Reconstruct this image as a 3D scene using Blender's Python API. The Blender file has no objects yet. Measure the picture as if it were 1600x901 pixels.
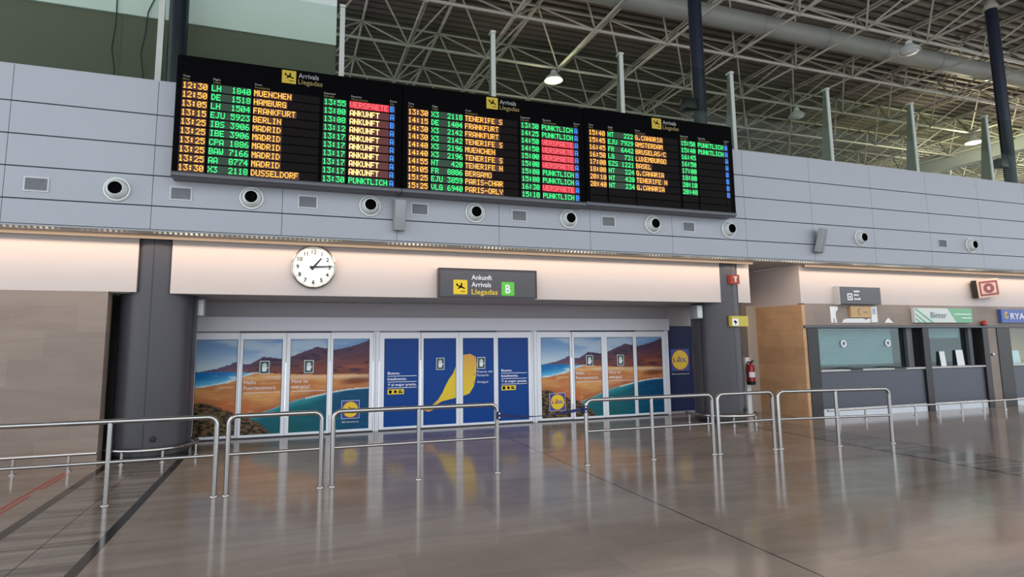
import bpy, bmesh, math, random
from mathutils import Vector, Matrix, noise

random.seed(7)
S = bpy.context.scene
COL = S.collection

# ------------------------------------------------------------------ camera
F_PX, YAW, PITCH, ROLL = 905.716, 0.32573, 0.11920, -0.00809
PPX, PPY = 762.51, 423.61
CAM = Vector((-0.3612, -12.1057, 1.904))
fwd = Vector((math.sin(YAW) * math.cos(PITCH), math.cos(YAW) * math.cos(PITCH), math.sin(PITCH)))
r0 = Vector((math.cos(YAW), -math.sin(YAW), 0))
u0 = r0.cross(fwd)
rt = math.cos(ROLL) * r0 + math.sin(ROLL) * u0
up = -math.sin(ROLL) * r0 + math.cos(ROLL) * u0
cd = bpy.data.cameras.new('camera')
cam = bpy.data.objects.new('camera', cd)
COL.objects.link(cam)
M = Matrix.Identity(4)
for i in range(3):
    M[i][0], M[i][1], M[i][2], M[i][3] = rt[i], up[i], -fwd[i], CAM[i]
cam.matrix_world = M
cd.sensor_fit = 'HORIZONTAL'
cd.sensor_width = 36
cd.lens = 36 * F_PX / 1600
cd.shift_x = (800 - PPX) / 1600
cd.shift_y = (PPY - 450.5) / 1600
cd.clip_end = 300
S.camera = cam

# ------------------------------------------------------------------ world, light, exposure
S.view_settings.view_transform = 'Standard'
S.view_settings.look = 'None'
S.view_settings.exposure = 0.0
S.view_settings.gamma = 1.0
S.view_settings.use_curve_mapping = False
S.cycles.use_denoising = True
S.cycles.max_bounces = 8
S.cycles.diffuse_bounces = 4
S.cycles.transparent_max_bounces = 12
S.cycles.sample_clamp_indirect = 6

w = bpy.data.worlds.new('daylight')
S.world = w
w.use_nodes = True
bg = w.node_tree.nodes['Background']
bg.inputs['Color'].default_value = (0.86, 0.93, 1.0, 1)
bg.inputs['Strength'].default_value = 2.1


def area(name, loc, rot, sx, sy, power, color, spread=math.pi):
    l = bpy.data.lights.new(name, 'AREA')
    l.shape = 'RECTANGLE'
    l.size, l.size_y = sx, sy
    l.energy = power
    l.color = color
    l.spread = spread
    o = bpy.data.objects.new(name, l)
    o.location = loc
    o.rotation_euler = rot
    COL.objects.link(o)
    return o


# the warm lamps hidden in the trough under the white fascia
area('cove_lamp', (8.5, -1.47, 3.675), (math.radians(14), 0, 0), 33.0, 0.05, 150, (1.0, 0.77, 0.58), math.radians(176))
area('corridor_lamp', (10.35, -0.15, 3.60), (0, math.radians(25), 0), 0.3, 0.3, 9, (1.0, 0.74, 0.52))
# lamps inside the ticket offices
area('office_lamp', (20.4, 0.3, 2.5), (0, 0, 0), 2.4, 1.0, 170, (1.0, 0.86, 0.66))
area('desk_lamp', (16.7, 0.6, 2.5), (0, 0, 0), 1.4, 0.6, 5, (0.9, 1.0, 0.98))

# ------------------------------------------------------------------ materials


def lin(c):
    out = []
    for v in c:
        v /= 255.0
        out.append(v / 12.92 if v <= 0.04045 else ((v + 0.055) / 1.055) ** 2.4)
    return (out[0], out[1], out[2], 1.0)


def mat(name, rgb, rough=0.5, metal=0.0, vary=0.06, scale=3.0, emit=0.0, spec=0.5, stretch=(1, 1, 1), bump=0.0):
    m = bpy.data.materials.new(name)
    m.use_nodes = True
    nt = m.node_tree
    b = nt.nodes['Principled BSDF']
    b.inputs['Roughness'].default_value = rough
    b.inputs['Metallic'].default_value = metal
    b.inputs['Specular IOR Level'].default_value = spec
    c = lin(rgb)
    tc = nt.nodes.new('ShaderNodeTexCoord')
    mp = nt.nodes.new('ShaderNodeMapping')
    mp.inputs['Scale'].default_value = stretch
    nz = nt.nodes.new('ShaderNodeTexNoise')
    nz.inputs['Scale'].default_value = scale
    nz.inputs['Detail'].default_value = 5
    mx = nt.nodes.new('ShaderNodeMix')
    mx.data_type = 'RGBA'
    mx.inputs['A'].default_value = tuple(v * (1 - vary) for v in c[:3]) + (1,)
    mx.inputs['B'].default_value = tuple(min(1, v * (1 + vary)) for v in c[:3]) + (1,)
    L = nt.links.new
    L(tc.outputs['Object'], mp.inputs['Vector'])
    L(mp.outputs['Vector'], nz.inputs['Vector'])
    L(nz.outputs['Fac'], mx.inputs['Factor'])
    L(mx.outputs['Result'], b.inputs['Base Color'])
    if emit > 0:
        b.inputs['Emission Color'].default_value = c
        b.inputs['Emission Strength'].default_value = emit
    if bump > 0:
        bp = nt.nodes.new('ShaderNodeBump')
        bp.inputs['Strength'].default_value = bump
        L(nz.outputs['Fac'], bp.inputs['Height'])
        L(bp.outputs['Normal'], b.inputs['Normal'])
    return m


def stone_mat(name, a, b_, rough, tile, stretch, mortar, spec=0.5, vein=1.0, offset=0.5, mort_size=0.004, axes='XY'):
    """stone slabs with thin joints, clouded veins inside each slab"""
    m = bpy.data.materials.new(name)
    m.use_nodes = True
    nt = m.node_tree
    L = nt.links.new
    bs = nt.nodes['Principled BSDF']
    bs.inputs['Roughness'].default_value = rough
    bs.inputs['Specular IOR Level'].default_value = spec
    tc = nt.nodes.new('ShaderNodeTexCoord')
    sep = nt.nodes.new('ShaderNodeSeparateXYZ')
    comb = nt.nodes.new('ShaderNodeCombineXYZ')
    L(tc.outputs['Object'], sep.inputs[0])
    L(sep.outputs[axes[0]], comb.inputs['X'])
    L(sep.outputs[axes[1]], comb.inputs['Y'])
    br = nt.nodes.new('ShaderNodeTexBrick')
    br.offset = offset
    br.inputs['Scale'].default_value = 1
    br.inputs['Brick Width'].default_value = tile[0]
    br.inputs['Row Height'].default_value = tile[1]
    br.inputs['Mortar Size'].default_value = mort_size
    br.inputs['Mortar Smooth'].default_value = 0.3
    br.inputs['Color1'].default_value = (0.0, 0, 0, 1)
    br.inputs['Color2'].default_value = (1, 1, 1, 1)
    br.inputs['Mortar'].default_value = (0.5, 0.5, 0.5, 1)
    L(comb.outputs[0], br.inputs['Vector'])
    mp = nt.nodes.new('ShaderNodeMapping')
    mp.inputs['Scale'].default_value = stretch
    L(tc.outputs['Object'], mp.inputs['Vector'])
    nz = nt.nodes.new('ShaderNodeTexNoise')
    nz.inputs['Scale'].default_value = 1.0
    nz.inputs['Detail'].default_value = 8
    nz.inputs['Roughness'].default_value = 0.62
    nz.inputs['Distortion'].default_value = 1.2
    L(mp.outputs[0], nz.inputs['Vector'])
    ramp = nt.nodes.new('ShaderNodeValToRGB')
    ramp.color_ramp.elements[0].position = 0.5 - 0.2 / vein
    ramp.color_ramp.elements[1].position = 0.5 + 0.2 / vein
    ramp.color_ramp.elements[0].color = lin(a)
    ramp.color_ramp.elements[1].color = lin(b_)
    L(nz.outputs['Fac'], ramp.inputs['Fac'])
    sh = nt.nodes.new('ShaderNodeMix')
    sh.data_type = 'RGBA'
    sh.blend_type = 'MULTIPLY'
    sh.inputs['Factor'].default_value = 0.16
    L(ramp.outputs['Color'], sh.inputs['A'])
    L(br.outputs['Color'], sh.inputs['B'])
    mo = nt.nodes.new('ShaderNodeMix')
    mo.data_type = 'RGBA'
    mo.inputs['B'].default_value = lin(mortar)
    L(br.outputs['Fac'], mo.inputs['Factor'])
    L(sh.outputs['Result'], mo.inputs['A'])
    L(mo.outputs['Result'], bs.inputs['Base Color'])
    return m


def emis(name, rgb, strength):
    m = bpy.data.materials.new(name)
    m.use_nodes = True
    b = m.node_tree.nodes['Principled BSDF']
    b.inputs['Base Color'].default_value = lin([c * 0.3 for c in rgb])
    b.inputs['Emission Color'].default_value = lin(rgb)
    b.inputs['Emission Strength'].default_value = strength
    b.inputs['Roughness'].default_value = 0.5
    return m


def glass_mat(name, tint, gloss):
    m = bpy.data.materials.new(name)
    m.use_nodes = True
    nt = m.node_tree
    for n in list(nt.nodes):
        nt.nodes.remove(n)
    out = nt.nodes.new('ShaderNodeOutputMaterial')
    tr = nt.nodes.new('ShaderNodeBsdfTransparent')
    tr.inputs['Color'].default_value = tint + (1,)
    gl = nt.nodes.new('ShaderNodeBsdfGlossy')
    gl.inputs['Roughness'].default_value = 0.02
    fr = nt.nodes.new('ShaderNodeFresnel')
    fr.inputs['IOR'].default_value = 1.45
    mul = nt.nodes.new('ShaderNodeMath')
    mul.operation = 'MULTIPLY'
    mul.inputs[1].default_value = gloss
    mix = nt.nodes.new('ShaderNodeMixShader')
    L = nt.links.new
    L(fr.outputs[0], mul.inputs[0])
    L(mul.outputs[0], mix.inputs[0])
    L(tr.outputs[0], mix.inputs[1])
    L(gl.outputs[0], mix.inputs[2])
    L(mix.outputs[0], out.inputs['Surface'])
    return m


def print_mat(name):
    m = bpy.data.materials.new(name)
    m.use_nodes = True
    nt = m.node_tree
    b = nt.nodes['Principled BSDF']
    b.inputs['Roughness'].default_value = 0.35
    b.inputs['Specular IOR Level'].default_value = 0.2
    at = nt.nodes.new('ShaderNodeAttribute')
    at.attribute_name = 'print'
    nt.links.new(at.outputs['Color'], b.inputs['Base Color'])
    return m


MT = dict(
    fascia=mat('white_metal_panel', (160, 163, 170), 0.38, vary=0.02),
    dark_gap=mat('dark_joint', (40, 42, 48), 0.8),
    warm=mat('cream_plaster_panel', (200, 188, 182), 0.55, vary=0.02),
    lintel=mat('grey_lacquered_header', (220, 220, 226), 0.5, vary=0.02),
    soffit=mat('grey_soffit', (170, 166, 168), 0.6, vary=0.03),
    frame=mat('white_aluminium_frame', (238, 239, 244), 0.35, vary=0.02),
    column=mat('anthracite_cladding', (64, 62, 68), 0.38, vary=0.05),
    black=mat('black_plastic', (18, 18, 20), 0.45),
    matblack=mat('black_enamel', (5, 5, 6), 0.7, spec=0.04),
    steel=mat('brushed_stainless_steel', (172, 170, 168), 0.2, 1.0, vary=0.05, scale=40, stretch=(1, 1, 0.1)),
    grey_metal=mat('grey_painted_metal', (150, 152, 154), 0.45),
    nozzle=mat('off_white_plastic', (214, 217, 214), 0.4),
    frame_grey=mat('light_grey_frame', (186, 188, 192), 0.45),
    added_baffle=mat('brown_grey_baffle', (96, 88, 78), 0.6),
    grille=mat('grey_grille', (150, 152, 155), 0.5),
    speaker=mat('grey_speaker_shell', (150, 151, 152), 0.5),
    truss=mat('cream_painted_tube', (178, 173, 160), 0.5, vary=0.04),
    deck=mat('brown_grey_roof_sheet', (106, 99, 90), 0.6, vary=0.12, scale=1.0),
    duct=mat('galvanised_duct', (158, 158, 150), 0.5, 0.1),
    olive=mat('olive_grey_board', (92, 90, 76), 0.6, vary=0.07, scale=0.8),
    pale=mat('pale_grey_board', (206, 212, 208), 0.6, vary=0.04, scale=0.8),
    navy=mat('navy_column_paint', (14, 22, 42), 0.35, vary=0.08),
    fin=mat('green_grey_fin', (112, 116, 102), 0.5),
    flange=mat('pale_aluminium', (176, 179, 172), 0.4),
    blue_print=mat('royal_blue_film', (14, 66, 140), 0.35, vary=0.03, spec=0.2),
    navy_print=mat('dark_navy_film', (8, 24, 74), 0.35, vary=0.03, spec=0.2),
    yellow=mat('yellow_print', (240, 205, 40), 0.35, vary=0.03),
    logo_blue=mat('logo_blue', (20, 60, 150), 0.35),
    sign_red=mat('dark_red_print', (146, 26, 20), 0.4),
    notice_yellow=mat('yellow_notice_plate', (202, 184, 66), 0.45),
    red=mat('red_enamel', (186, 34, 30), 0.35),
    white=mat('white_print', (238, 238, 240), 0.4, vary=0.01),
    green_dark=mat('dark_green_decal', (22, 74, 60), 0.4),
    counter=mat('slate_grey_laminate', (78, 82, 94), 0.42, vary=0.03),
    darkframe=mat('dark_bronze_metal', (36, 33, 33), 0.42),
    ledge=mat('light_grey_ledge', (190, 188, 186), 0.35),
    kick=mat('white_kick_plate', (225, 230, 238), 0.3),
    shutter=mat('pale_teal_shutter', (128, 152, 154), 0.45, vary=0.03),
    paper=mat('white_paper', (240, 240, 238), 0.7, vary=0.01),
    hose_pale=mat('pale_pink_sign_face', (238, 196, 172), 0.5),
    tan=mat('tan_sign_face', (206, 164, 112), 0.5),
    wood=mat('light_oak_veneer', (190, 158, 104), 0.5, vary=0.15, scale=2, stretch=(6, 1, 0.6)),
    sign_grey=mat('grey_sign_face', (86, 87, 92), 0.4),
    arrive_grey=mat('anthracite_sign_face', (74, 71, 75), 0.4),
    rubber=mat('black_rubber', (22, 22, 22), 0.7),
    belt=mat('navy_webbing', (24, 32, 84), 0.7),
    ext=mat('red_extinguisher', (158, 26, 38), 0.22),
    redline=mat('red_line', (170, 62, 52), 0.3),
    strip=mat('black_granite', (52, 49, 47), 0.12, vary=0.2, scale=8),
    clockface=mat('clock_dial', (244, 244, 232), 0.4, vary=0.01, emit=0.12),  # faint emission put in to keep the dial white
    led_off=mat('unlit_display', (22, 18, 18), 0.6, vary=0.1, spec=0.06),
    binter_w=mat('pale_sign_film', (212, 218, 214), 0.4),
    binter_g=mat('green_sign_film', (112, 182, 138), 0.4),
    ryan=mat('blue_sign_film', (74, 98, 168), 0.4),
    orange=mat('orange_print', (226, 160, 60), 0.35),
    grey_text=mat('grey_print', (92, 110, 106), 0.5),
    sand=mat('beige_stone', (176, 164, 152), 0.5, vary=0.06),
)
E_AMB = emis('amber_led', (255, 172, 56), 2.2)
E_GRN = emis('green_led', (30, 235, 112), 2.3)
E_RED = emis('red_led', (214, 14, 36), 0.9)
E_PNK = emis('light_red_led', (255, 110, 120), 1.3)
E_YEL = emis('yellow_led', (255, 222, 120), 3.2)
E_BLU = emis('blue_led', (30, 120, 255), 2.6)
G_AMB = emis('amber_display_glow', (70, 26, 8), 1.0)
G_GRN = emis('green_display_glow', (8, 44, 20), 1.0)
G_RED = emis('red_display_glow', (84, 14, 12), 1.0)
G_BLU = emis('blue_display_glow', (8, 12, 50), 1.0)
E_SIGNY = emis('backlit_yellow', (250, 214, 30), 0.75)
E_SIGNYD = emis('board_yellow', (205, 180, 40), 0.6)
E_SIGNG = emis('backlit_green', (96, 206, 60), 0.8)
E_SIGNW = emis('backlit_white', (245, 245, 250), 0.85)
E_BOARDW = emis('board_white_text', (170, 172, 176), 0.5)
E_BOARDY = emis('board_yellow_text', (150, 136, 70), 0.45)
E_LAMP = emis('warm_lamp_glass', (255, 232, 170), 9.0)
E_COVE = emis('cove_lamp_glass', (255, 242, 214), 1.0)
E_FIRE = emis('backlit_red', (206, 70, 46), 0.4)
E_FIREW = emis('backlit_cream', (255, 214, 190), 0.7)
GLASS = glass_mat('clear_partition_glass', (0.84, 0.89, 0.845), 0.02)
GLASS_T = glass_mat('ticket_window_glass', (0.84, 0.92, 0.92), 0.15)
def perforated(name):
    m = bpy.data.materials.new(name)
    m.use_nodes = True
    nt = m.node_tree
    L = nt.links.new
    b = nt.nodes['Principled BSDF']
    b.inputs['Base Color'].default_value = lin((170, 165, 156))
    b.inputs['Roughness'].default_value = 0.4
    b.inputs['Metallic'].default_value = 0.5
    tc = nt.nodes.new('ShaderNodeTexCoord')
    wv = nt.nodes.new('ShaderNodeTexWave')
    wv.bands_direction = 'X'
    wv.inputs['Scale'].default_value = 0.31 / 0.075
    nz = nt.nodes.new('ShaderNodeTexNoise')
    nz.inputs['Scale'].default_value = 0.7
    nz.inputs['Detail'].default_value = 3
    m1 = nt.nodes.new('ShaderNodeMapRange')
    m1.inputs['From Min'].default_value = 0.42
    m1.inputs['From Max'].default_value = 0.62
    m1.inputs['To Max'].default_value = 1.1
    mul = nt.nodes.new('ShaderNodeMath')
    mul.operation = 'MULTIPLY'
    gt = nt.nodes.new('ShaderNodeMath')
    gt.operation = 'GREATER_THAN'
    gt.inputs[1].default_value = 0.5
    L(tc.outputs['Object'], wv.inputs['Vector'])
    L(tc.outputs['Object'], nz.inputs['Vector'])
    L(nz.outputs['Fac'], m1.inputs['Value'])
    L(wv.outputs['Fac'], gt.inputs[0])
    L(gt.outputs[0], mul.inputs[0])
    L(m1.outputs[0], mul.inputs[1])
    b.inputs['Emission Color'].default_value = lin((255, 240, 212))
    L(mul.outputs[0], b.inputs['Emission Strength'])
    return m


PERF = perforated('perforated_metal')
PRINT = print_mat('printed_film')
FLOOR = stone_mat('polished_marble_floor', (130, 116, 105), (162, 146, 133), 0.12, (1.2, 0.6), (0.5, 1.9, 1), (140, 124, 111), spec=0.32, vein=0.8, mort_size=0.0025)
BAND = stone_mat('grey_marble_band', (104, 96, 90), (156, 144, 134), 0.13, (0.6, 1.2), (0.35, 5.5, 1), (100, 92, 87), spec=0.32, vein=1.4, offset=0.0, mort_size=0.002)
STONE = stone_mat('beige_stone_slabs', (136, 119, 107), (157, 140, 128), 0.5, (0.9, 0.42), (0.6, 1, 3.0), (150, 135, 126), vein=0.7, axes='XZ', mort_size=0.002)
BROWN = stone_mat('brown_stone_slabs', (190, 146, 106), (214, 172, 130), 0.5, (0.9, 0.42), (1, 1.3, 1.3), (146, 110, 82), vein=0.8, axes='YZ', mort_size=0.002)

# ------------------------------------------------------------------ mesh helpers


def new():
    return bmesh.new()


def box(bm, a, b, mi=0):
    x0, y0, z0 = a
    x1, y1, z1 = b
    v = [bm.verts.new(p) for p in ((x0, y0, z0), (x1, y0, z0), (x1, y1, z0), (x0, y1, z0), (x0, y0, z1), (x1, y0, z1), (x1, y1, z1), (x0, y1, z1))]
    fs = [bm.faces.new([v[i] for i in q]) for q in ((3, 2, 1, 0), (4, 5, 6, 7), (0, 1, 5, 4), (1, 2, 6, 5), (2, 3, 7, 6), (3, 0, 4, 7))]
    for f in fs:
        f.material_index = mi
    return v


def bevel_box(bm, a, b, r=0.01, seg=2):
    t = new()
    box(t, a, b)
    bmesh.ops.bevel(t, geom=t.edges[:], offset=r, segments=seg, affect='EDGES', profile=0.5)
    merge(bm, t)


def merge(bm, t):
    mp = {}
    for v in t.verts:
        mp[v] = bm.verts.new(v.co)
    for f in t.faces:
        try:
            g = bm.faces.new([mp[v] for v in f.verts])
            g.material_index = f.material_index
        except ValueError:
            pass
    t.free()


def prism(bm, pts, plane, d0, d1, mi=0):
    """polygon pts in a plane ('XZ', 'XY', 'YZ') pushed from d0 to d1 along the third axis"""
    def P(p, d):
        return {'XZ': (p[0], d, p[1]), 'XY': (p[0], p[1], d), 'YZ': (d, p[0], p[1])}[plane]
    A = [bm.verts.new(P(p, d0)) for p in pts]
    B = [bm.verts.new(P(p, d1)) for p in pts]
    n = len(pts)
    fs = [bm.faces.new(A), bm.faces.new(B[::-1])]
    for i in range(n):
        fs.append(bm.faces.new((A[i], B[i], B[(i + 1) % n], A[(i + 1) % n])))
    for f in fs:
        f.material_index = mi
    bmesh.ops.recalc_face_normals(bm, faces=fs)


def tube(bm, path, r, seg=10, caps=True, closed=False):
    path = [Vector(p) for p in path]
    n = len(path)
    rings = []
    ref = None
    for i, p in enumerate(path):
        if closed:
            d = (path[(i + 1) % n] - path[i - 1]).normalized()
        elif i == 0:
            d = (path[1] - p).normalized()
        elif i == n - 1:
            d = (p - path[-2]).normalized()
        else:
            d = ((path[i + 1] - p).normalized() + (p - path[i - 1]).normalized()).normalized()
        if ref is None:
            ref = Vector((0, 0, 1)) if abs(d.z) < 0.9 else Vector((0, 1, 0))
        x = d.cross(ref).normalized()
        y = x.cross(d).normalized()
        ref = y
        rings.append([bm.verts.new(p + (x * math.cos(2 * math.pi * k / seg) + y * math.sin(2 * math.pi * k / seg)) * r) for k in range(seg)])
    m = n if closed else n - 1
    for i in range(m):
        a, b = rings[i], rings[(i + 1) % n]
        for k in range(seg):
            bm.faces.new((a[k], a[(k + 1) % seg], b[(k + 1) % seg], b[k]))
    if caps and not closed:
        bm.faces.new(rings[0][::-1])
        bm.faces.new(rings[-1])


def lathe(bm, prof, c, axis='Z', seg=32, mi=0):
    """profile of (radius, height) turned about an axis through c; axis '-Y' points towards the hall"""
    c = Vector(c)
    def P(r, h, t):
        a, b = r * math.cos(t), r * math.sin(t)
        return c + {'Z': Vector((a, b, h)), '-Y': Vector((a, -h, b)), 'X': Vector((h, a, b))}[axis]
    rings = []
    for r, h in prof:
        if r < 1e-6:
            rings.append([bm.verts.new(P(0, h, 0))])
        else:
            rings.append([bm.verts.new(P(r, h, 2 * math.pi * k / seg)) for k in range(seg)])
    fs = []
    for a, b in zip(rings, rings[1:]):
        for k in range(seg):
            k2 = (k + 1) % seg
            if len(a) == 1 and len(b) == 1:
                continue
            if len(a) == 1:
                fs.append(bm.faces.new((a[0], b[k2], b[k])))
            elif len(b) == 1:
                fs.append(bm.faces.new((a[k], a[k2], b[0])))
            else:
                fs.append(bm.faces.new((a[k], a[k2], b[k2], b[k])))
    for f in fs:
        f.material_index = mi
    bmesh.ops.recalc_face_normals(bm, faces=fs)


def text(bm, s, x, z, y, h, width=None, align='L', depth=0.003, bold=0.0):
    """lettering facing the hall (towards -Y); x, z = left (or centre) and baseline, h = capital height"""
    c = bpy.data.curves.new('t', 'FONT')
    c.body = s
    c.size = h / 0.70
    c.extrude = depth / 2
    c.offset = bold
    c.resolution_u = 3
    o = bpy.data.objects.new('t', c)
    COL.objects.link(o)
    dg = bpy.context.evaluated_depsgraph_get()
    me = bpy.data.meshes.new_from_object(o.evaluated_get(dg))
    COL.objects.unlink(o)
    bpy.data.objects.remove(o)
    if len(me.vertices) == 0:
        return
    xs = [v.co.x for v in me.vertices]
    x0, x1 = min(xs), max(xs)
    k = 1.0 if not width else width / (x1 - x0)
    wd = (x1 - x0) * k
    off = x if align == 'L' else x - wd / 2
    vs = [bm.verts.new((off + (v.co.x - x0) * k, y - v.co.z, z + v.co.y)) for v in me.vertices]
    for p in me.polygons:
        try:
            bm.faces.new([vs[i] for i in p.vertices])
        except ValueError:
            pass
    bpy.data.meshes.remove(me)


def world_loc(o):
    v = Vector((0, 0, 0))
    while o is not None:
        v += o.location
        o = o.parent
    return v


def obj(name, bm, m, parent=None, label=None, smooth=True, kind=None, loc=None):
    me = bpy.data.meshes.new(name)
    org = world_loc(parent) if parent is not None else Vector(loc or (0, 0, 0))
    bmesh.ops.translate(bm, verts=bm.verts, vec=-org)
    bm.to_mesh(me)
    bm.free()
    for mm in (m if isinstance(m, (list, tuple)) else [m]):
        me.materials.append(mm)
    if smooth:
        me.polygons.foreach_set('use_smooth', [True] * len(me.polygons))
        me.set_sharp_from_angle(angle=math.radians(32))
    o = bpy.data.objects.new(name, me)
    COL.objects.link(o)
    if parent is not None:
        o.parent = parent
    else:
        o.location = org
    if label:
        o['label'] = label
    if kind:
        o['kind'] = kind
    return o


def tag(o, label, cat, group=None, kind=None):
    o['label'] = label
    o['category'] = cat
    if group:
        o['group'] = group
    if kind:
        o['kind'] = kind
    return o


def thing(name, loc, label, cat, group=None, kind=None):
    o = bpy.data.objects.new(name, None)
    o.location = loc
    o.empty_display_size = 0.1
    COL.objects.link(o)
    return tag(o, label, cat, group, kind)


def dup(root, loc, label, group=None, rotz=None):
    r = root.copy()
    COL.objects.link(r)
    r.location = loc
    r['label'] = label
    if group:
        r['group'] = group
    if rotz is not None:
        r.rotation_euler = (0, 0, rotz)
    for ch in list(root.children):
        c = ch.copy()
        COL.objects.link(c)
        c.parent = r
        for g in list(ch.children):
            d = g.copy()
            COL.objects.link(d)
            d.parent = c
    return r


def struct(name, bm, m, label, cat, smooth=False):
    return tag(obj(name, bm, m, smooth=smooth), label, cat, kind='structure')


ORD = ['first', 'second', 'third', 'fourth', 'fifth', 'sixth', 'seventh', 'eighth', 'ninth', 'tenth', 'eleventh', 'twelfth']

# main planes (metres): fascia, wall panels, door wall, barrier line
YF, YP, YD, YR = -1.80, -1.20, 0.747, -3.87
XR = 46.0

# ------------------------------------------------------------------ floor
bm = new()
box(bm, (-12, -22, -0.2), (XR + 14, 4, 0))
struct('floor', bm, FLOOR, 'polished beige marble floor reflecting the doors', 'floor')


def inlay(n, x0, x1, y0, y1, m, label):
    b = new()
    box(b, (x0, y0, -0.05), (x1, y1, 0.0015))
    return struct('trim_%d' % n, b, m, label, 'floor strip')


inlay(1, -3.12, -3.00, -14, -1.22, MT['strip'], 'black stone strip in the floor against the foot of the left stone wall')
inlay(2, -2.085, -1.985, -14, 0.70, MT['strip'], 'black stone strip in the floor running from the left dark column to the bottom edge')
inlay(3, -3.00, -2.085, -14, -1.22, BAND, 'streaked grey marble band between the two black strips on the left')
inlay(4, 9.17, 9.23, -14, 0.60, MT['strip'], 'thin dark strip in the floor on the door side of the right hand grey band')
inlay(5, 10.24, 10.30, -14, 0.60, MT['strip'], 'thin dark strip in the floor on the ticket office side of the right hand grey band')
inlay(6, 9.23, 10.24, -14, 0.60, BAND, 'streaked grey marble band in the floor in front of the right dark column')
inlay(7, 3.742, 3.758, -14, 0.70, MT['strip'], 'fine dark expansion joint crossing the open marble floor below the centre doors')
b = new()
box(b, (-2.552, -14, 0), (-2.542, -1.3, 0.0025))
struct('trim_8', b, MT['strip'], 'fine dark joint along the middle of the left grey marble band', 'floor joint')
for k, (x0, x1, y0, y1, lab) in enumerate(((-3.53, -3.49, -4.9, -1.45, 'longest red line on the floor by the left stone wall'),
                                           (-3.45, -3.42, -2.7, -1.75, 'short red line on the floor nearest the left stone wall'),
                                           (-3.45, -3.42, -4.9, -3.05, 'short red line on the floor nearer the left picture edge'))):
    b = new()
    box(b, (x0, y0, 0), (x1, y1, 0.002))  # thin flat red strip just above the floor
    tag(obj('floor_line', b, MT['redline'], smooth=False), lab, 'floor tape', 'red lines on the floor')

# ------------------------------------------------------------------ walls and panels
bm = new()
box(bm, (-12, YP, 0), (-3.215, YP + 0.25, 2.75))
struct('wall_left', bm, STONE, 'beige stone slab wall left of the left dark column', 'wall')
bm = new()
box(bm, (-12, YP, 2.75), (-2.82, YP + 0.12, 3.72))
struct('trim_9', bm, MT['warm'], 'cream wall panel above the left stone wall lit by the cove', 'wall panel')
bm = new()
box(bm, (-2.32, YP, 2.735), (8.97, YP + 0.12, 3.72))
struct('trim_10', bm, MT['warm'], 'long cream wall panel carrying the clock and arrivals sign', 'wall panel')
bm = new()
box(bm, (9.47, YP, 2.735), (9.815, YP + 0.12, 3.72))
struct('trim_11', bm, MT['warm'], 'narrow cream wall panel right of the right dark column', 'wall panel')
bm = new()
box(bm, (11.34, YP, 2.745), (XR, YP + 0.12, 3.72))
struct('trim_12', bm, MT['warm'], 'cream wall panel above the ticket offices', 'wall panel')
# soffit above the doors
bm = new()
box(bm, (-3.2, YP + 0.12, 2.737), (9.80, 1.0, 2.80))
struct('trim_13', bm, MT['soffit'], 'grey soffit over the door recess', 'soffit')
# soffit between the fascia and the panels, running back over the corridor opening
bm = new()
box(bm, (-12, YF + 0.02, 3.69), (XR, YP + 0.6, 3.76))
box(bm, (9.82, YP, 3.692), (11.34, 1.0, 3.76))
struct('trim_14', bm, MT['soffit'], 'soffit under the white fascia', 'soffit')
# door wall
bm = new()
box(bm, (-3.6, YD + 0.02, 2.08), (8.885, YD + 0.25, 2.8))
box(bm, (-3.6, YD + 0.02, 0), (-2.25, YD + 0.25, 2.08))
box(bm, (8.89, YD + 0.02, 0), (11.4, YD + 0.25, 3.7))
struct('wall_back', bm, MT['soffit'], 'grey wall around the sliding doors', 'wall')
bm = new()
bevel_box(bm, (-2.28, YD - 0.11, 2.135), (8.87, YD + 0.03, 2.425), 0.004, 1)
struct('trim_15', bm, MT['lintel'], 'pale grey operator housing running above all the sliding doors', 'door header')
bm = new()
box(bm, (-3.5, YP + 0.25, 0), (-3.23, YD + 0.02, 2.75))  # closes the gap; the recess shade is put into its dark colour
struct('wall_end', bm, MT['darkframe'], 'wall painted dark as the shade between the left stone wall and the left dark column', 'wall')
# corridor shade put into a dark wall between right column and brown wall
bm = new()
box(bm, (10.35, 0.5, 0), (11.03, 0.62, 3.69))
struct('wall_rear', bm, MT['darkframe'], 'wall painted dark as the corridor shade behind the fire extinguisher', 'wall')
bm = new()
box(bm, (11.03, 0.28, 0), (11.34, 0.60, 2.76))
struct('trim_16', bm, MT['sand'], 'beige stone jamb beside the fire extinguisher', 'jamb')
bm = new()
box(bm, (11.34, YP, 0), (11.44, 0.6, 2.72))
struct('wall_side', bm, BROWN, 'brown stone return wall left of the ticket offices', 'wall')
bm = new()
box(bm, (11.34, YP + 0.12, 2.72), (11.44, 1.0, 3.69))
struct('trim_17', bm, MT['warm'], 'cream plaster above the brown stone return wall', 'wall panel')
# right stone wall around the ticket offices
bm = new()
box(bm, (11.44, YP, 2.22), (XR, YP + 0.2, 2.745))
box(bm, (17.93, YP, 0), (18.29, YP + 0.2, 2.22))
struct('wall_right', bm, STONE, 'beige stone wall around and above the ticket windows', 'wall')
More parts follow.
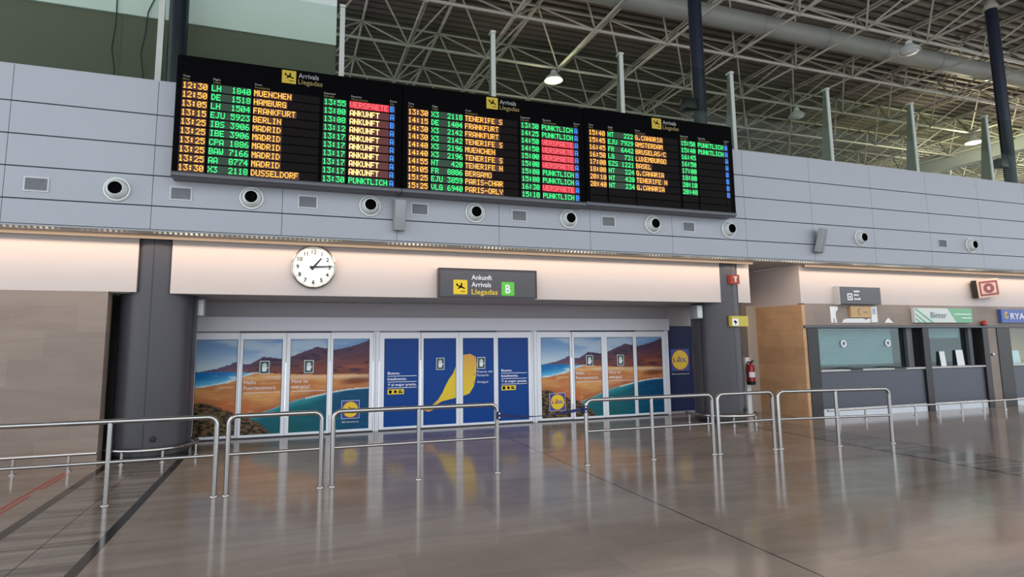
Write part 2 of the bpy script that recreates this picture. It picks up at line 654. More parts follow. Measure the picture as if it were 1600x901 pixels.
# fascia of white panels
joints = [-2.545 + 1.9657 * k for k in range(-5, 14)]
rows = [3.70, 4.087, 4.584, 5.085, 5.595, 6.175]
bm = new()
for a, c in zip(joints, joints[1:]):
    for z0, z1 in zip(rows, rows[1:]):
        box(bm, (a + 0.004, YF, z0 + 0.010), (c - 0.004, YF + 0.03, z1 - 0.010))
box(bm, (joints[0], YF + 0.012, 3.70), (joints[-1], YF + 0.16, 6.17), 1)
box(bm, (joints[0], YF + 0.005, 6.165), (joints[-1], YF + 0.40, 6.185))
struct('wall_front', bm, [MT['fascia'], MT['dark_gap']], 'white metal panel fascia carrying the arrivals boards and air nozzles', 'wall')
# cove trough under the fascia
t = thing('cove_light', (8.5, -1.72, 3.66), 'long perforated metal cove light trough under the white fascia', 'light fitting')
bm = new()
prism(bm, [(-1.80, 3.70), (-1.80, 3.675), (-1.765, 3.645), (-1.66, 3.645), (-1.66, 3.66), (-1.755, 3.66), (-1.785, 3.684), (-1.785, 3.70)], 'YZ', -12, XR)
obj('trough', bm, MT['grey_metal'], t, smooth=False)
bm = new()
box(bm, (-12, -1.365, 3.625), (9.80, -1.357, 3.692))  # strip added to keep lamp light off the top of the cream panels
box(bm, (11.36, -1.365, 3.62), (XR, -1.357, 3.692))
obj('added_baffle', bm, MT['added_baffle'], t, smooth=False)
bm = new()
v = [bm.verts.new(p) for p in ((-8, -1.8005, 3.672), (22, -1.8005, 3.672), (22, -1.768, 3.6445), (-8, -1.768, 3.6445))]
bm.faces.new(v)
obj('perforated_strip', bm, PERF, t, label='perforated strip with lamp light showing through', smooth=False)

# left upper room behind the glass
bm = new()
box(bm, (-12, 0.0, 6.0), (0.345, 0.2, 8.15))
for xx in (-3.62,):
    box(bm, (xx, -0.006, 6.0), (xx + 0.012, 0, 8.15))
struct('wall_upper', bm, MT['olive'], 'olive grey wall behind the glass at upper left', 'wall')
bm = new()
box(bm, (-12, -0.06, 8.15), (0.345, 0.3, 10.5))
struct('trim_18', bm, MT['pale'], 'pale bulkhead above the olive wall at upper left', 'bulkhead')
for k, (pts, lab) in enumerate((([(-3.70, 8.5), (-3.69, 7.9), (-3.73, 7.4), (-3.66, 7.0), (-3.68, 6.2)], 'thin dark cable hanging on the olive wall, farther from the navy column'),
                                ([(-3.05, 8.6), (-3.17, 8.25), (-3.19, 7.8), (-3.25, 7.4), (-3.18, 6.9), (-3.2, 6.2)], 'thin dark kinked cable hanging on the olive wall, nearer the navy column'))):
    b = new()
    tube(b, [(px, -0.08, pz) for px, pz in pts], 0.010, 6)
    tag(obj('hanging_cable', b, MT['black']), lab, 'cable', 'cables on the olive wall')

# ------------------------------------------------------------------ roof
a0 = 2.97
GX = [0.36 + a0 * i for i in range(-1, 16)]
GY = [1.63 + a0 * j for j in range(-3, 15)]
ZB, ZT = 12.52, 14.0
bm = new()
y = -16.0
prof = []
while y < 48:
    prof += [(y, 14.14), (y + 0.16, 14.14), (y + 0.19, 14.26), (y + 0.34, 14.26)]
    y += 0.37
for x0, x1 in ((-14.0, 70.0),):
    A = [bm.verts.new((x0, p[0], p[1])) for p in prof]
    B = [bm.verts.new((x1, p[0], p[1])) for p in prof]
    for i in range(len(prof) - 1):
        bm.faces.new((A[i], B[i], B[i + 1], A[i + 1]))
    tp = new()
    box(tp, (x0, -16, 14.3), (x1, 48, 14.4))
    merge(bm, tp)
struct('ceiling', bm, MT['deck'], 'dark corrugated metal roof sheet above the space frame', 'ceiling')
bm = new()
box(bm, (-14, 46, 0), (70, 46.3, 14.13))
struct('wall_far', bm, MT['olive'], 'far wall of the hall behind the glass', 'wall')
bm = new()
box(bm, (-14, YP + 0.6, 5.6), (70, 46, 5.9))
struct('floor_upper', bm, MT['soffit'], 'upper floor deck behind the white fascia', 'floor')

sf = thing('space_frame', (12, 3, ZB), 'cream tubular space frame carrying the corrugated roof', 'roof truss')
for gy in GY:
    b = new()
    tube(b, [(GX[0], gy, ZB), (GX[-1], gy, ZB)], 0.055, 8)
    obj('bottom_chord', b, MT['truss'], sf)
for gx in GX:
    b = new()
    tube(b, [(gx - 0.045, GY[0], ZB + 0.0), (gx - 0.045, GY[-1], ZB)], 0.042, 8)
    tube(b, [(gx + 0.06, GY[0], ZB + 0.05), (gx + 0.06, GY[-1], ZB + 0.05)], 0.03, 8)
    obj('bottom_chord', b, MT['truss'], sf)
TX = [(p + q) / 2 for p, q in zip(GX, GX[1:])]
TY = [(p + q) / 2 for p, q in zip(GY, GY[1:])]
for ty in TY:
    b = new()
    tube(b, [(TX[0], ty, ZT), (TX[-1], ty, ZT)], 0.045, 8)
    obj('top_chord', b, MT['truss'], sf)
for tx in TX:
    b = new()
    tube(b, [(tx, TY[0], ZT), (tx, TY[-1], ZT)], 0.04, 8)
    tube(b, [(tx, TY[0], ZT + 0.13), (tx, TY[-1], ZT + 0.13)], 0.04, 8)
    obj('top_chord', b, MT['truss'], sf)
br = []
for tx in TX:
    for ty in TY:
        for sx in (-1, 1):
            for sy in (-1, 1):
                br.append(((tx, ty, ZT), (tx + sx * a0 / 2, ty + sy * a0 / 2, ZB)))


def seen(pp):
    mid = (Vector(pp[0]) + Vector(pp[1])) / 2 - CAM
    d = mid.dot(fwd)
    px, py = 762 + F_PX * mid.dot(rt) / d, 424 - F_PX * mid.dot(up) / d
    inside = 500 < px < 1620 and -20 < py < 300 and d > 0
    return (0 if inside else 1, d)


br.sort(key=seen)
for p, q in br[:100]:
    b = new()
    tube(b, [p, q], 0.033, 7)
    obj('brace', b, MT['truss'], sf)
b = new()
for p, q in br[100:]:
    tube(b, [p, q], 0.033, 6, caps=False)
obj('brace_field', b, MT['truss'], sf, kind='stuff')
b = new()
for gx in GX:
    for gy in GY:
        bmesh.ops.create_icosphere(b, subdivisions=1, radius=0.09, matrix=Matrix.Translation((gx, gy, ZB)))
obj('node_field', b, MT['truss'], sf, kind='stuff')

t = thing('air_duct', (14, 3.1, 13.0), 'long round grey air duct hung inside the roof frame', 'duct')
b = new()
tube(b, [(2, 3.2, 12.97), (50, 3.2, 12.97)], 0.35, 24)
obj('duct_pipe', b, MT['duct'], t)
for k in range(16):
    b = new()
    xx = 3.2 + 2.97 * k
    tube(b, [(xx - 0.03, 3.2, 12.97), (xx + 0.03, 3.2, 12.97)], 0.362, 24)
    obj('joint_band', b, MT['grey_metal'], t)
b = new()
box(b, (36.5, -2, 11.9), (37.1, 45, 12.9))
tag(obj('roof_girder', b, MT['grey_metal'], smooth=False), 'deep grey girder crossing the far right end of the roof', 'girder')


# high bay lamps
def high_bay():
    r = thing('high_bay_lamp', (9.06, 7.57, 12.05), 'lit bell shaped lamp hanging in the roof above the centre arrivals board', 'lamp', 'roof lamps')
    b = new()
    lathe(b, [(0.0, 0.34), (0.10, 0.34), (0.12, 0.22), (0.30, 0.06), (0.36, -0.06), (0.34, -0.06), (0.10, 0.2), (0.0, 0.2)], r.location, 'Z', 24)
    obj('lamp_shade', b, MT['nozzle'], r)
    b = new()
    lathe(b, [(0.0, -0.14), (0.2, -0.12), (0.32, -0.03), (0.30, 0.02), (0.0, 0.03)], r.location, 'Z', 20)
    obj('lamp_glass', b, E_LAMP, r)
    b = new()
    tube(b, [r.location + Vector((0, 0, 0.3)), r.location + Vector((0, 0, 0.42))], 0.03, 8)
    obj('lamp_hook', b, MT['grey_metal'], r)
    return r


hb = high_bay()
hb2 = dup(hb, (33.2, 7.57, 12.05), 'lit bell shaped lamp in the roof near the navy column at far right')


def plain_bay(loc, label):
    r = dup(hb, loc, label)
    for ch in r.children:
        if ch.name.startswith('lamp_glass'):
            ch.data = dark_glass
    return r


dark_glass = [c for c in hb.children if c.name.startswith('lamp_glass')][0].data.copy()
dark_glass.materials[0] = MT['nozzle']
plain_bay((21.3, 7.57, 12.05), 'unlit bell shaped lamp in the roof just right of the right arrivals board')
plain_bay((20.2, 1.63, 12.05), 'unlit bell shaped lamp hanging beside the big grey air duct')
for k, (lx, ly) in enumerate(((8.95, 7.34), (33.1, 7.5), (42, 7.5), (42, 16), (52, 4), (52, 16))):
    l = bpy.data.lights.new('roof_lamp_light', 'POINT')
    l.energy = 110 if k < 1 else 900
    l.color = (1.0, 0.9, 0.62)
    l.shadow_soft_size = 0.3
    o = bpy.data.objects.new('roof_lamp_light', l)
    o.location = (lx, ly, 11.7)
    COL.objects.link(o)

# ------------------------------------------------------------------ glazing above the fascia
PX = [0.36 + a0 * k for k in range(-1, 7)]
where = ['beside the navy column at upper left', 'at the end of the olive wall', 'rising above the yellow pictogram of the centre arrivals board', 'above the left end of the right arrivals board',
         'at the right end of the right arrivals board', 'first one clear of the arrivals boards', 'second one clear of the arrivals boards', 'left of the navy column at far right']


def post():
    r = thing('glazing_post', (PX[0], -1.6, 6.185), '', 'post', 'glazing posts above the fascia')
    x = PX[0]
    b = new()
    prism(b, [(-1.60, 6.19), (-1.60, 8.12), (-1.51, 8.12), (-1.31, 6.19)], 'YZ', x - 0.02, x + 0.02)
    obj('fin', b, MT['fin'], r, smooth=False)
    b = new()
    box(b, (x - 0.045, -1.63, 6.19), (x + 0.045, -1.60, 8.14))
    obj('flange', b, MT['flange'], r, smooth=False)
    b = new()
    box(b, (x - 0.05, -1.65, 8.10), (x + 0.05, -1.49, 8.15))
    obj('cap', b, MT['flange'], r, smooth=False)
    b = new()
    box(b, (x - 0.07, -1.66, 6.185), (x + 0.07, -1.28, 6.20))
    obj('foot', b, MT['flange'], r, smooth=False)
    return r


p0 = post()
p0['label'] = 'pale tapered glazing post ' + where[0]
for x, wd in list(zip(PX, where))[1:]:
    dup(p0, (x, -1.6, 6.185), 'pale tapered glazing post ' + wd)
GP = [PX[0] - a0] + PX + [PX[-1] + a0]
for k, (x0, x1) in enumerate(zip(GP, GP[1:])):
    b = new()
    box(b, (x0 + 0.05, -1.625, 6.20), (x1 - 0.05, -1.613, 8.10))
    tag(obj('window_%d' % (k + 1), b, GLASS, smooth=False), 'clear glass pane on the fascia top, %s from the left' % ORD[k], 'window', 'glass panes above the fascia', 'structure')

# navy steel columns
for xx, lab in ((-2.56, 'navy steel column at upper left above the first arrivals board'), (9.25, 'navy steel column behind the third arrivals board'), (21.0, 'navy steel column at far right')):
    t = thing('steel_column', (xx, -0.5, 5.9), lab, 'column', 'navy columns carrying the roof', 'structure')
    b = new()
    lathe(b, [(0, 5.9), (0.165, 5.9), (0.165, 12.5), (0, 12.5)], (xx, -0.5, 0), 'Z', 24)
    obj('shaft', b, MT['navy'], t)
    b = new()
    lathe(b, [(0, 12.5), (0.22, 12.5), (0.22, 12.58), (0.12, 12.80), (0.07, 12.86), (0, 12.86)], (xx, -0.5, 0), 'Z', 20)
    obj('capital', b, MT['truss'], t)
# small black loudspeakers clipped on two navy columns
for xx, zz, lab in ((9.02, 7.75, 'small black loudspeaker on the navy column above the third arrivals board'), (20.72, 7.3, 'small black loudspeaker on the far right navy column')):
    b = new()
    bevel_box(b, (xx - 0.28, -0.62, zz - 0.14), (xx + 0.06, -0.38, zz + 0.14), 0.02)
    tag(obj('column_speaker', b, MT['black']), lab, 'speaker')

# ------------------------------------------------------------------ big round columns
def big_column(cx, cy, R, lab, seam, sock):
    t = thing('round_column', (cx, cy, 0), lab, 'column', None, 'structure')
    b = new()
    N = 72
    prof = [(R, 0.10), (R, 3.688)]
    ring0, ring1 = [], []
    for k in range(N):
        a = 2 * math.pi * k / N
        rr = R - 0.012 if any(abs((a - s + math.pi) % (2 * math.pi) - math.pi) < 0.012 for s in seam) else R
        ring0.append(b.verts.new((cx + rr * math.cos(a), cy + rr * math.sin(a), 0.10)))
        ring1.append(b.verts.new((cx + rr * math.cos(a), cy + rr * math.sin(a), 3.688)))
    for k in range(N):
        b.faces.new((ring0[k], ring0[(k + 1) % N], ring1[(k + 1) % N], ring1[k]))
    b.faces.new(ring0[::-1])
    b.faces.new(ring1)
    obj('cladding', b, MT['column'], t)
    for s in seam:
        b = new()
        ux, uy = math.cos(s), math.sin(s)
        px, py = cx + (R + 0.0006) * ux, cy + (R + 0.0006) * uy
        hw = 0.006
        v = [b.verts.new(p) for p in ((px - uy * hw, py + ux * hw, 0.1), (px + uy * hw, py - ux * hw, 0.1), (px + uy * hw, py - ux * hw, 3.686), (px - uy * hw, py + ux * hw, 3.686))]
        b.faces.new(v)
        obj('seam', b, MT['black'], t, smooth=False)
    b = new()
    lathe(b, [(0, 0), (R - 0.03, 0), (R - 0.03, 0.10), (0, 0.10)], (cx, cy, 0), 'Z', 48)
    obj('plinth', b, MT['black'], t)
    b = new()
    a, z = sock
    ux, uy = math.cos(a), math.sin(a)
    lathe(b, [(0, -0.03), (0.045, -0.03), (0.045, 0.03), (0.03, 0.045), (0, 0.045)], (cx + R * ux, cy + R * uy, z), '-Y', 16)
    obj('socket', b, MT['black'], t)
    return t


big_column(-2.57, -0.60, 0.60, 'left dark grey round column beside the stone wall', [math.radians(-92), math.radians(-20), math.radians(-165)], (math.radians(-78), 0.36))
big_column(9.22, -0.68, 0.56, 'right dark grey round column beside the fire extinguisher', [math.radians(-86), math.radians(-165), math.radians(-20)], (math.radians(-62), 0.30))


# low bumper rails
def bumper(name, path, legs, r, lab, grp='low steel bumper rails'):
    t = thing(name, (path[0][0], path[0][1], 0), lab, 'bumper rail', grp)
    b = new()
    tube(b, path, r, 10)
    obj('rail', b, MT['steel'], t)
    for lx, ly in legs:
        b = new()
        tube(b, [(lx, ly, 0), (lx, ly, path[0][2])], 0.022, 10)
        lathe(b, [(0, 0), (0.05, 0), (0.05, 0.012), (0, 0.012)], (lx, ly, 0), 'Z', 16)
        obj('leg', b, MT['steel'], t)


def arc(cx, cy, r, a0_, a1_, z, n=28):
    return [(cx + r * math.cos(math.radians(a0_ + (a1_ - a0_) * i / n)), cy + r * math.sin(math.radians(a0_ + (a1_ - a0_) * i / n)), z) for i in range(n + 1)]


bumper('bumper_rail', arc(-2.57, -0.6, 0.70, -168, 40, 0.20), [(-2.57 + 0.7 * math.cos(math.radians(q)), -0.6 + 0.7 * math.sin(math.radians(q))) for q in (-115, -66, -8)], 0.028, 'curved low steel bumper rail round the foot of the left dark column')
bumper('bumper_rail', arc(9.22, -0.68, 0.78, -205, -28, 0.20), [(9.22 + 0.78 * math.cos(math.radians(q)), -0.68 + 0.78 * math.sin(math.radians(q))) for q in (-190, -150, -110, -60)], 0.028, 'curved low steel bumper rail round the foot of the right dark column')
bumper('bumper_rail', [(-8, -1.5, 0.24), (-3.14, -1.5, 0.24)], [(-7.0, -1.5), (-5.6, -1.5), (-4.2, -1.5), (-3.5, -1.5)], 0.026, 'straight low steel bumper rail along the left stone wall')
bumper('bumper_rail', [(11.42, -1.65, 0.235), (XR - 1, -1.65, 0.235)], [(11.75 + 0.83 * k, -1.65) for k in range(14)], 0.022, 'straight low steel bumper rail in front of the ticket counters')

# ------------------------------------------------------------------ doors
GL = [(-2.145, -1.386), (-1.280, -0.530), (-0.370, 0.372), (0.490, 1.250)]
BD = [-2.25, -1.335, -0.452, 0.430, 1.335]
OFF = [0.0, 3.716, 7.440]
ZG0, ZG1 = 0.072, 1.968


def smooth01(a, b_, x):
    t_ = max(0.0, min(1.0, (x - a) / (b_ - a)))
    return t_ * t_ * (3 - 2 * t_)


def interp(pts, x):
    if x <= pts[0][0]:
        return pts[0][1]
    for (xa, ya), (xb, yb) in zip(pts, pts[1:]):
        if x <= xb:
            return ya + (yb - ya) * (x - xa) / (xb - xa)
    return pts[-1][1]


def mixc(a, b_, t_):
    return tuple(p + (q - p) * t_ for p, q in zip(a, b_))


RIDGE = [(0, .662), (.05, .675), (.12, .70), (.18, .735), (.215, .765), (.25, .745), (.29, .735), (.33, .775), (.37, .815), (.42, .80), (.47, .79), (.51, .795), (.56, .835), (.62, .875), (.68, .915), (.72, .895), (.80, .885), (.85, .90), (.92, .935), (1, .985)]
BASE = [(0, .655), (.15, .66), (.3, .645), (.45, .63), (.6, .615), (1, .605)]
SHORE = [(0, .50), (.08, .515), (.16, .54), (.22, .575), (.28, .615), (.33, .642), (.37, .648)]
ROCK = [(0, .35), (.05, .34), (.11, .31), (.17, .265), (.22, .225), (.27, .21), (.31, .165), (.35, .13), (.39, .07), (.42, 0)]
LAG = [(.30, .0), (.31, .19), (.36, .222), (.42, .255), (.5, .305), (.58, .35), (.66, .38), (.72, .40), (.78, .42), (.86, .44), (.93, .45), (1, .455)]


def beach(u, v):
    """colour of the printed beach landscape at u (0..1 across four leaves), v (0..1 up)"""
    n1 = noise.fractal(Vector((u * 9, v * 26, 1.7)), 1.0, 2.0, 4)
    n2 = noise.fractal(Vector((u * 40, v * 60, 5.2)), 1.0, 2.0, 4)
    n3 = noise.fractal(Vector((u * 3.0, v * 9, 9.1)), 1.0, 2.0, 3)
    rk = interp(ROCK, u) + 0.02 * n2
    if u < .42 and v < rk:
        c = mixc((62, 46, 34), (134, 108, 70), 0.5 + 0.55 * n2)
        return mixc(c, (30, 24, 20), smooth01(0.1, 0.6, -n2 + 0.2))
    lg = interp(LAG, u)
    if u > .30 and v < lg:
        d = lg - v
        c = mixc((54, 150, 158), (18, 96, 108), smooth01(0, .10, d))
        c = mixc(c, (16, 74, 112), smooth01(.6, .9, u + 0.1 * n3))
        c = mixc(c, (20, 84, 84), smooth01(.12, .3, d) * (1 - smooth01(.5, .8, u)) * 0.6)
        c = mixc(c, (40, 120, 130), 0.35 * max(0, n1))
        foam = smooth01(.022, .004, d) if u > .62 else smooth01(.012, .002, d) * .45
        return mixc(c, (236, 240, 238), foam)
    sh = interp(SHORE, u)
    bs = interp(BASE, u)
    if u < .37 and sh + 0.008 * n1 < v < bs + 0.004:
        d = v - sh
        c = mixc((110, 188, 222), (24, 112, 178), smooth01(0.0, .12, d))
        f = smooth01(.03, .0, d + 0.012 * n1)
        f = max(f, .8 * smooth01(.25, .5, n1) * smooth01(.10, .35, u + .1))
        return mixc(c, (226, 236, 240), f)
    rd = interp(RIDGE, u) + 0.006 * n2
    if v > rd:
        c = mixc((198, 214, 220), (120, 156, 200), smooth01(.66, .95, v))
        c = mixc(c, (206, 214, 218), smooth01(-.1, .6, n3 + .5 - 1.6 * abs(u - .55)) * .6)
        return c
    if v > bs + 0.010 * n1:
        h = (v - bs) / max(.02, rd - bs)
        c = mixc((128, 72, 62), (86, 62, 82), smooth01(.1, .9, h))
        c = mixc(c, (54, 42, 62), smooth01(0, .5, n1 + .4 * n2) * .7)
        c = mixc(c, (104, 92, 128), (1 - smooth01(.1, .45, u)) * .6)
        c = mixc(c, (172, 110, 76), smooth01(.3, .7, n3) * (1 - h) * .6)
        return c
    # sand
    c = mixc((222, 160, 98), (196, 124, 72), smooth01(-.4, .5, n3 + .3 * n1))
    c = mixc(c, (236, 200, 152), smooth01(.2, .7, n1) * .5)
    c = mixc(c, (160, 88, 58), smooth01(.12, .0, v - (interp(LAG, u) if u > .3 else rk)) * .55)
    if u < .3:
        c = mixc(c, (206, 110, 66), smooth01(.42, .28, v) * .6)
    pt = smooth01(.05, .0, abs(v - .535 - .05 * (u - .9)) - .012 + .02 * n1) * smooth01(.78, .9, u)
    c = mixc(c, (112, 58, 42), pt * .8)
    lt = smooth01(.03, .0, abs(v - (.60 - .02 * u)) - .006) * smooth01(.30, .45, u) * .5
    return mixc(c, (232, 214, 190), lt)


def poster_mesh(x0, x1, y, fn, nx=56, nz=132):
    b = new()
    lay = b.verts.layers.float_color.new('print')
    g = []
    for j in range(nz + 1):
        row = []
        for i in range(nx + 1):
            x = x0 + (x1 - x0) * i / nx
            z = ZG0 + (ZG1 - ZG0) * j / nz
            vv = b.verts.new((x, y, z))
            vv[lay] = lin([max(0, min(255, q)) for q in fn(x, z)])
            row.append(vv)
        g.append(row)
    for j in range(nz):
        for i in range(nx):
            b.faces.new((g[j][i], g[j][i + 1], g[j + 1][i + 1], g[j + 1][i]))
    t_ = new()
    box(t_, (x0, y + 0.0005, ZG0), (x1, y + 0.010, ZG1))
    merge(b, t_)
    return b


def hand_decal(parent, px, pz, y):
    cx = cz = 0.0
    K = Matrix.Translation((px, 0, pz)) @ Matrix.Diagonal((1.25, 1, 1.25, 1))
    def fin(b):
        bmesh.ops.transform(b, matrix=K, verts=b.verts)
        return b

    b = new()
    box(b, (cx - 0.075, y - 0.003, cz - 0.105), (cx + 0.075, y, cz + 0.105))
    d = obj('hand_decal', fin(b), MT['white'], parent, label='dark green push hand decal with white border', smooth=False)
    b = new()
    box(b, (cx - 0.066, y - 0.0045, cz - 0.096), (cx + 0.066, y - 0.002, cz + 0.096))
    obj('decal_ground', fin(b), MT['green_dark'], d, smooth=False)
    b = new()
    prism(b, [(cx - .032, cz - .065), (cx + .026, cz - .065), (cx + .034, cz - .02), (cx + .030, cz + .005), (cx - .034, cz + .005), (cx - .036, cz - .03)], 'XZ', y - 0.006, y - 0.004)
    for k, (fx, h) in enumerate(((-.027, .052), (-.009, .068), (.009, .066), (.025, .05))):
        prism(b, [(cx + fx - .0065, cz + .005), (cx + fx + .0065, cz + .005), (cx + fx + .006, cz + h), (cx + fx, cz + h + .006), (cx + fx - .006, cz + h)], 'XZ', y - 0.006, y - 0.004)
    prism(b, [(cx + .030, cz - .035), (cx + .056, cz - .002), (cx + .052, cz + .008), (cx + .044, cz + .004), (cx + .030, cz - .012)], 'XZ', y - 0.006, y - 0.004)
    obj('hand_symbol', fin(b), MT['white'], d, smooth=False)


def disc(b, cx, cz, r, y0, y1, n=32):
    prism(b, [(cx + r * math.cos(2 * math.pi * k / n), cz + r * math.sin(2 * math.pi * k / n)) for k in range(n)], 'XZ', y0, y1)


def shop_logo(parent, cx, cz, s, y, caption=True, border=True):
    b = new()
    if border:
        box(b, (cx - s * .5 - .008, y - 0.002, cz - s * .5 - .008), (cx + s * .5 + .008, y, cz + s * .5 + .008))
    lg = obj('shop_logo', b, MT['white'], parent, label='square blue shop logo with yellow disc', smooth=False)
    b = new()
    box(b, (cx - s / 2, y - 0.004, cz - s / 2), (cx + s / 2, y - 0.001, cz + s / 2))
    obj('logo_square', b, MT['logo_blue'], lg, smooth=False)
    b = new()
    disc(b, cx, cz, s * .47, y - 0.0055, y - 0.003)
    obj('logo_ring', b, MT['red'], lg, smooth=False)
    b = new()
    disc(b, cx, cz, s * .44, y - 0.007, y - 0.004)
    obj('logo_disc', b, MT['yellow'], lg, smooth=False)
    b = new()
    hgt = s * .17
    z0 = cz - hgt / 2
    text(b, 'L', cx - s * .37, z0, y - 0.008, hgt, s * .15, bold=0.003)
    text(b, 'DL', cx + s * .00, z0, y - 0.008, hgt, s * .36, bold=0.003)
    obj('logo_lettering', b, MT['logo_blue'], lg, smooth=False)
    b = new()
    prism(b, [(cx - s * .17, z0 - hgt * .05), (cx - s * .05, z0 - hgt * .05), (cx - s * .03, z0 + hgt * .7), (cx - s * .15, z0 + hgt * .7)], 'XZ', y - 0.0095, y - 0.007)
    disc(b, cx - s * .07, z0 + hgt * 1.15, s * .05, y - 0.0095, y - 0.007, 16)
    obj('logo_mark', b, MT['red'], lg, smooth=False)
    if caption:
        b = new()
        text(b, 'lidl-canarias.es', cx, cz - s * .5 - .09, y - 0.003, .035, s * .95, 'C')
        obj('caption', b, MT['white'], lg, smooth=False)


ISLAND = [(-.02, .05), (.08, .02), (.16, .055), (.20, .13), (.30, .185), (.46, .22), (.66, .26), (.78, .30), (.86, .42), (.90, .60), (.915, .80), (.90, .93), (.80, .985), (.68, .97), (.60, .92), (.56, .82), (.50, .66), (.42, .55), (.36, .44), (.31, .33), (.24, .22), (.14, .13), (.06, .095)]


def clip_x(pts, xa, keep_left):
    out = []
    n = len(pts)
    for i in range(n):
        p, q = pts[i], pts[(i + 1) % n]
        ip = p[0] <= xa if keep_left else p[0] >= xa
        iq = q[0] <= xa if keep_left else q[0] >= xa
        if ip:
            out.append(p)
        if ip != iq:
            tt = (xa - p[0]) / (q[0] - p[0])
            out.append((xa, p[1] + tt * (q[1] - p[1])))
    return out


